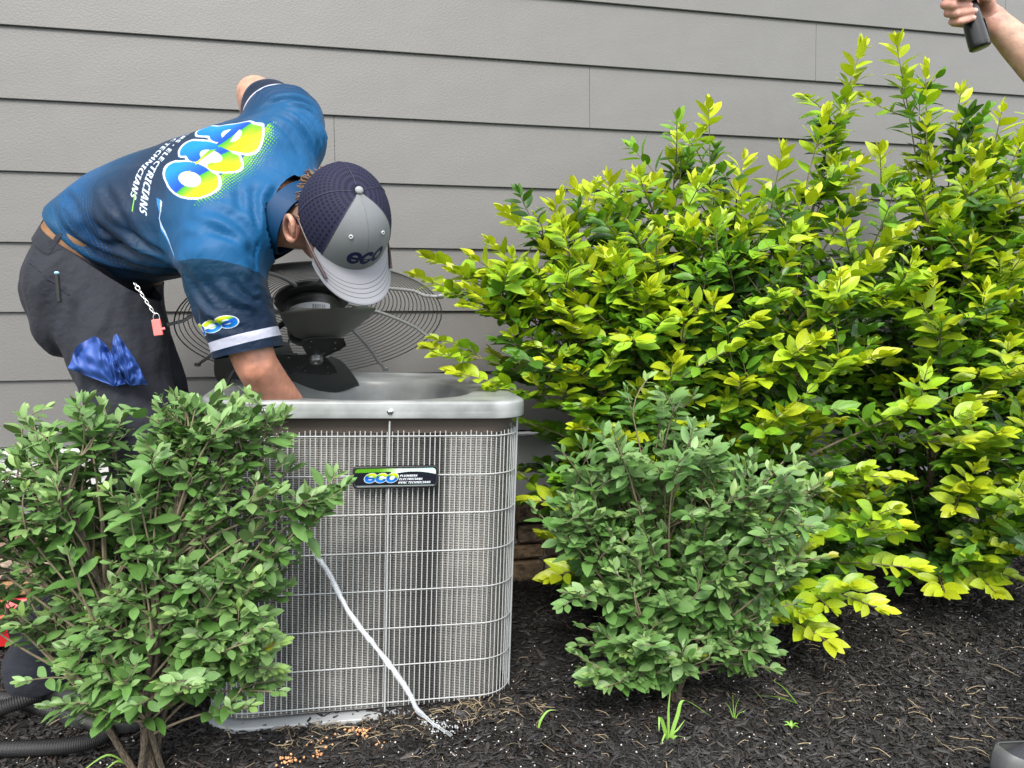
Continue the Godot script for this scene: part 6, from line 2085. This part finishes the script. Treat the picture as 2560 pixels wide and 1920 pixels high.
func build_small_things() -> void:
	# corrugated hose coiled on the mulch
	var hp := curve([Vector3(-1.35, 0.02, 0.42), Vector3(-1.0, 0.022, 0.50), Vector3(-0.8424, 0.022, 0.5445), Vector3(-0.7297, 0.022, 0.5951), Vector3(-0.6696, 0.020, 0.6365), Vector3(-0.5772, 0.02, 0.6995), Vector3(-0.512, 0.022, 0.760), Vector3(-0.500, 0.025, 0.795), Vector3(-0.53, 0.023, 0.815), Vector3(-0.60, 0.021, 0.813), Vector3(-0.70, 0.020, 0.795), Vector3(-0.80, 0.021, 0.773), Vector3(-1.05, 0.022, 0.74), Vector3(-1.35, 0.022, 0.70)], 60)
	var hose := MB.new()
	var rad := []
	for k in hp.size(): rad.append(0.0165 if (k / 2) % 2 else 0.0148)
	hose.tube(hp, rad, 14)
	solo("hose", hose, bump(mat(lin(0.009, 0.009, 0.010), 0.6), noise(0.08, 101, 128, 3), 0.05), "black ribbed hose bent round on the mulch in front of the boot", "hose")
	var h2 := curve([Vector3(-1.3, 0.024, 0.74), Vector3(-0.95, 0.028, 0.705), Vector3(-0.7838, 0.040, 0.685), Vector3(-0.7072, 0.055, 0.672), Vector3(-0.6545, 0.060, 0.640), Vector3(-0.618, 0.050, 0.622), Vector3(-0.54, 0.03, 0.615), Vector3(-0.44, 0.022, 0.63), Vector3(-0.36, 0.02, 0.60)], 60)
	var hb := MB.new()
	rad = []
	for k in h2.size(): rad.append(0.0165 if (k / 2) % 2 else 0.0148)
	hb.tube(h2, rad, 14)
	solo("hose", hb, bump(mat(lin(0.009, 0.009, 0.010), 0.6), noise(0.08, 102, 128, 3), 0.05), "black ribbed hose crossing over the other and passing the boot", "hose")
	# red tray by the foundation
	var tr := thing("tool_tray", "red open plastic tray on the mulch against the stone foundation", "tray", Vector3(-0.95, 0.0, 0.19))
	var b := MB.new()
	var rec := func(hx: float, hz: float, y: float) -> Array:
		var o := Vector3(-0.975, y, 0.19)
		var out := []
		for q in 4:
			var sx: float = [1, -1, -1, 1][q]; var sz: float = [1, 1, -1, -1][q]
			for k in 4:
				var a := PI * 0.5 * q + PI * 0.5 * k / 3.0
				out.append(o + Vector3(sx * (hx - 0.02) + cos(a) * 0.02, 0, sz * (hz - 0.02) + sin(a) * 0.02))
		return out
	b.loft([rec.call(0.12, 0.055, 0.012), rec.call(0.135, 0.072, 0.085), rec.call(0.145, 0.082, 0.087), rec.call(0.145, 0.082, 0.094), rec.call(0.13, 0.067, 0.094), rec.call(0.115, 0.05, 0.02), rec.call(0.02, 0.02, 0.02)])
	part("tray", b, mat(lin(0.52, 0.02, 0.025), 0.4), tr)
	var cl := MB.new()
	cl.rbox(Vector3(-0.885, 0.05, 0.19), Vector3(0.05, 0.045, 0.06), 0.012, Basis(Vector3.UP, 0.5))
	solo("bottle", cl, mat(lin(0.36, 0.03, 0.09), 0.3), "small magenta container lying inside the red tray", "container")
	# pipes at the wall
	var cd := MB.new()
	var cp := curve([Vector3(-0.838, -0.02, 0.055), Vector3(-0.83, 0.12, 0.05), Vector3(-0.812, 0.30, 0.048), Vector3(-0.80, 0.40, 0.04), Vector3(-0.80, 0.44, 0.0)], 40)
	rad = []
	for k in cp.size(): rad.append(0.0125 if (k / 2) % 2 else 0.0112)
	cd.tube(cp, rad, 12)
	solo("conduit", cd, mat(lin(0.12, 0.13, 0.145), 0.5), "grey flexible conduit running up the foundation behind the left shrub", "conduit")
	var pp := MB.new()
	pp.tube(curve([Vector3(-1.9, 0.368, 0.045), Vector3(-0.95, 0.366, 0.045), Vector3(-0.70, 0.357, 0.05), Vector3(-0.5, 0.30, 0.07), Vector3(-0.36, 0.22, 0.15), Vector3(-0.31, 0.18, 0.20)], 12), [0.019], 14)
	solo("pipe", pp, mat(lin(0.05, 0.052, 0.06), 0.7), "dark insulated pipe along the pale band to the air conditioner", "pipe")
	# gloves tucked in the thigh pocket
	var gl := thing("gloves", "crumpled blue rubber gloves tucked in the thigh pocket of the trousers", "gloves", Vector3(-0.465, 0.78, 0.74))
	var fn := FastNoiseLite.new(); fn.seed = 9; fn.frequency = 26.0; fn.fractal_type = FastNoiseLite.FRACTAL_RIDGED; fn.fractal_octaves = 2
	var lobes := [[Vector3(-0.455, 0.755, 0.745), [Vector3(-0.545, 0.793, 0.728), Vector3(-0.525, 0.835, 0.738), Vector3(-0.490, 0.858, 0.746), Vector3(-0.462, 0.838, 0.752), Vector3(-0.440, 0.79, 0.758), Vector3(-0.43, 0.762, 0.758)]], [Vector3(-0.425, 0.757, 0.748), [Vector3(-0.455, 0.795, 0.752), Vector3(-0.452, 0.845, 0.756), Vector3(-0.443, 0.863, 0.756), Vector3(-0.425, 0.84, 0.760), Vector3(-0.402, 0.80, 0.764), Vector3(-0.388, 0.760, 0.762)]]]
	for l in lobes:
		var g := MB.new()
		var root: Vector3 = l[0]
		var rim := curve(l[1], 7)
		for s in 2:
			for k in rim.size():
				for j in 15:
					var f := j / 14.0
					var p := root.lerp(rim[k], f)
					var u := float(k) / (rim.size() - 1)
					var puff := sin(PI * f) * 0.022 * sin(PI * clampf(u, 0.02, 0.98)) + 0.003
					var cr := ((fn.get_noise_3dv(p) - 0.3) * 0.017 + sin(u * 31.0 + f * 7.0) * 0.004) * (0.25 + f)
					g.vert(p + Vector3(0.2, 0.15, 0.97) * (puff * (1.0 if s == 0 else -0.5) + cr))
		var w := 15
		var off: int = rim.size() * w
		for k in rim.size() - 1:
			for j in 14:
				var a := k * w + j
				g.quad(a, a + w, a + w + 1, a + 1)
				g.quad(off + a + 1, off + a + w + 1, off + a + w, off + a)
			var e := k * w + 14
			g.quad(e, e + w, off + e + w, off + e)
		var gm := mat(lin(0.018, 0.06, 0.26), 0.55)
		gm.backlight_enabled = true; gm.backlight = Color(0.3, 0.3, 0.3)
		part("glove", g, gm, gl)
	# pen in the hip pocket
	var pen := thing("pen", "black pen clipped in the hip pocket of the trousers", "pen", Vector3(-0.552, 0.93, 0.725))
	var pm := MB.new()
	pm.rbox(Vector3(-0.5535, 0.958, 0.733), Vector3(0.008, 0.058, 0.007), 0.002, Basis(Vector3.BACK, 0.03))
	part("barrel", pm, mat(lin(0.01, 0.01, 0.01), 0.35), pen)
	var pc := MB.new()
	pc.rbox(Vector3(-0.5545, 0.989, 0.7325), Vector3(0.009, 0.006, 0.008), 0.002)
	part("cap", pc, mat(lin(0.25, 0.45, 0.6), 0.3), pen)
	# keychain with red tag
	var kc := thing("keychain", "steel clip and chain with a coral red tag hanging at the trouser pocket", "keychain", Vector3(-0.37, 0.90, 0.765))
	var ch := [Vector3(-0.4057, 0.970, 0.752), Vector3(-0.3941, 0.9465, 0.757), Vector3(-0.3784, 0.9260, 0.762), Vector3(-0.3660, 0.9055, 0.767)]
	for k in 9:
		var a: Vector3 = ch[0].lerp(ch[3], k / 9.0); var c: Vector3 = ch[0].lerp(ch[3], (k + 1.25) / 9.0)
		var d := (c - a).normalized()
		var s := d.cross(Vector3(0.2, 0.1, 1)).normalized() if k % 2 else d.cross(Vector3(1, 0.5, 0.2)).normalized()
		var pts := []
		for q in 12: pts.append(a.lerp(c, 0.5) + d * cos(TAU * q / 12.0) * (c - a).length() * 0.52 + s * sin(TAU * q / 12.0) * (0.0038 if k < 3 else 0.0026))
		var m := MB.new(); m.tube(pts, [0.0012 if k < 3 else 0.0010], 6, true)
		part("link", m, M.steel, kc)
	var ring := []
	for q in 16: ring.append(Vector3(-0.3625, 0.898, 0.769) + Vector3(cos(TAU * q / 16.0) * 0.006, sin(TAU * q / 16.0) * 0.009, 0))
	var rm := MB.new(); rm.tube(ring, [0.0009], 6, true)
	part("ring", rm, M.steel, kc)
	var tg := MB.new()
	tg.rbox(Vector3(-0.362, 0.878, 0.768), Vector3(0.018, 0.034, 0.004), 0.0015, Basis(Vector3.BACK, 0.12))
	tg.tube([Vector3(-0.354, 0.874, 0.768), Vector3(-0.347, 0.876, 0.768)], [0.0028], 8)
	part("tag", tg, mat(lin(0.70, 0.16, 0.15), 0.5), kc)
	# the jet of water
	var wt := MB.new()
	var wp := curve([Vector3(-0.0621, 0.3834, 0.7826), Vector3(-0.0322, 0.3488, 0.8143), Vector3(0.0079, 0.2746, 0.8523), Vector3(0.0555, 0.2157, 0.8899), Vector3(0.0992, 0.1572, 0.9101), Vector3(0.1270, 0.1154, 0.9208), Vector3(0.1520, 0.0676, 0.9278), Vector3(0.218, 0.006, 0.926)], 14)
	var wn := FastNoiseLite.new(); wn.seed = 4; wn.frequency = 0.14
	rad = []
	for k in wp.size():
		wp[k] += Vector3(wn.get_noise_2d(k * 3.0, 0), wn.get_noise_2d(k * 3.0, 50), 0) * 0.0015
		rad.append(lerpf(0.0078, 0.0064, float(k) / wp.size()) * (1.0 + 0.2 * wn.get_noise_2d(k * 2.0, 90)) * (1.0 if k < 84 else 0.75))
	for q in 6:
		var sp := []; var sr := []
		for k in wp.size():
			var f := float(k) / wp.size()
			var a := q * 1.05 + f * 1.2
			sp.append(wp[k] + (Vector3(0.8, 0.5, 0.1) * cos(a) + Vector3(0.1, 0.2, 0.9) * sin(a)) * lerpf(0.003, 0.0055, f) * (0.6 + 0.8 * wn.get_noise_2d(k * 0.8, q * 40.0 + 10.0)))
			sr.append(maxf(0.0006, rad[k] * (0.48 + 0.35 * wn.get_noise_2d(k * 1.6, q * 30.0)) * (1.0 if f < 0.78 else maxf(0.12, 1.0 - 4.0 * (f - 0.78)))))
		wt.tube(sp, sr, 7)
	var wm := mat(Color(0.88, 0.90, 0.92, 0.20), 0.35)
	wm.transparency = BaseMaterial3D.TRANSPARENCY_ALPHA
	var w := solo("water", wt, wm, "white jet of water arching out of the grille onto the mulch", "water")
	var dr := MB.new()
	dr.lathe([Vector2(0.0, 0.5), Vector2(0.35, 0.35), Vector2(0.5, 0.0), Vector2(0.35, -0.35), Vector2(0.0, -0.5)], 8)
	var xf := []; var cols := []
	for k in 90:
		var c := Vector3(0.195, 0.01, 0.935) + Vector3(rng.randfn() * 0.025, absf(rng.randfn()) * 0.02, rng.randfn() * 0.02)
		if k < 60: c = Vector3(lerpf(0.15, 0.25, k / 60.0), lerpf(0.05, 0.005, k / 60.0), lerpf(0.93, 0.905, k / 60.0)) + Vector3(rng.randfn(), rng.randfn(), rng.randfn()) * 0.006
		var s := rr(0.0015, 0.004)
		xf.append(Transform3D(Basis(Vector3(rr(-1, 1), 1, rr(-1, 1)).normalized(), rr(0, 3)).scaled_local(Vector3(s, s * rr(1, 2.4), s)), c))
		cols.append(Color(0.9, 0.93, 0.95, 1))
	var dm := vcol(mat(Color(0.8, 0.8, 0.8, 0.5), 0.28))
	dm.transparency = BaseMaterial3D.TRANSPARENCY_ALPHA
	scatter("water_drops", dr.mesh(), dm, xf, cols)
	# weeds
	var green := mat(lin(0.17, 0.33, 0.05), 0.5)
	green.backlight_enabled = true; green.backlight = Color(0.4, 0.4, 0.25)
	var weed := thing("weed", "broad bladed grass weed in front of the right grey green shrub", "weed", Vector3(0.661, 0.0, 1.05))
	var o := Vector3(0.661, 0.0, 1.05)
	for e in [[Vector3(0.004, 0.075, -0.01), Vector3(0.008, 0.115, -0.012), 0.0028], [Vector3(0.035, 0.095, 0.0), Vector3(0.088, 0.062, 0.02), 0.0042], [Vector3(-0.02, 0.065, 0.0), Vector3(-0.030, 0.045, 0.02), 0.0045], [Vector3(-0.012, 0.03, 0.01), Vector3(-0.035, 0.008, 0.03), 0.0035], [Vector3(0.022, 0.022, 0.01), Vector3(0.048, 0.020, 0.02), 0.0035], [Vector3(0.02, 0.03, 0.0), Vector3(0.042, 0.045, -0.01), 0.0035]]:
		var m := MB.new()
		blade_strip(m, curve([o, o + e[0] * 0.55 + Vector3(0, 0.008, 0), o + e[0], o + e[1]], 5), e[2], Vector3(0.75, 0.05, 0.6).normalized())
		part("blade", m, green, weed)
	var sm := MB.new(); sm.tube([o - Vector3(0, 0.01, 0), o + Vector3(0.002, 0.04, -0.004), o + Vector3(0.004, 0.075, -0.01)], [0.0022, 0.0018, 0.001], 6)
	part("stalk", sm, green, weed)
	var single := thing("weed", "single curved green grass blade between the air conditioner and right shrub", "weed", Vector3(0.405, 0, 0.942))
	var m1 := MB.new()
	o = Vector3(0.405, 0.0, 0.942)
	blade_strip(m1, curve([o, o + Vector3(0.006, 0.025, 0), o + Vector3(0.022, 0.045, 0.0), o + Vector3(0.040, 0.048, 0.005)], 5), 0.0028, Vector3(0.6, -0.3, 0.7).normalized())
	part("blade", m1, green, single)
	var tuft := thing("weed", "thin wispy grass tuft right of the broad bladed weed", "weed", Vector3(0.842, 0, 1.0))
	o = Vector3(0.842, 0.0, 1.0)
	for e in [[-0.03, 0.055], [-0.012, 0.07], [0.004, 0.06], [0.02, 0.03], [-0.02, 0.035]]:
		var m := MB.new()
		m.tube(curve([o, o + Vector3(e[0] * 0.4, e[1] * 0.6, 0), o + Vector3(e[0], e[1], 0.01)], 4), [0.0012, 0.001, 0.001, 0.001, 0.0009, 0.0008, 0.0007, 0.0006, 0.0004], 5)
		part("blade", m, green, tuft)
	var spr := thing("weed", "tiny bright green seedling alone on the mulch at lower right", "weed", Vector3(0.947, 0, 1.056))
	o = Vector3(0.947, 0.004, 1.056)
	for k in 6:
		var a := TAU * k / 6.0
		var m := MB.new()
		blade_strip(m, curve([o, o + Vector3(cos(a) * 0.008, 0.010, sin(a) * 0.008), o + Vector3(cos(a) * 0.018, 0.009, sin(a) * 0.018)], 3), 0.003, Vector3(-sin(a), 0.1, cos(a)))
		part("leaf", m, green, spr)
	var low := thing("weed", "flat green grass runners beside the foot of the right shrub", "weed", Vector3(1.0, 0, 0.95))
	o = Vector3(1.02, 0.004, 0.965)
	for e in [Vector3(-0.10, 0.012, -0.035), Vector3(-0.04, 0.04, -0.05), Vector3(-0.09, 0.018, -0.02)]:
		var m := MB.new()
		blade_strip(m, curve([o, o + e * 0.5 + Vector3(0, 0.008, 0), o + e], 5), 0.0018, Vector3(0.3, 0.6, 0.7).normalized())
		part("blade", m, green, low)
	var lb := thing("weed", "arching grass blade at the foot of the left shrub near the hose", "weed", Vector3(-0.44, 0, 0.88))
	o = Vector3(-0.43, 0.0, 0.885)
	for e in [[Vector3(-0.04, 0.03, 0.0), Vector3(-0.098, -0.002, 0.02)], [Vector3(-0.02, 0.02, 0.01), Vector3(-0.05, 0.0, 0.03)]]:
		var m := MB.new()
		blade_strip(m, curve([o, o + e[0], o + e[1]], 6), 0.0026, Vector3(0.2, -0.4, 0.85).normalized())
		part("blade", m, green, lb)
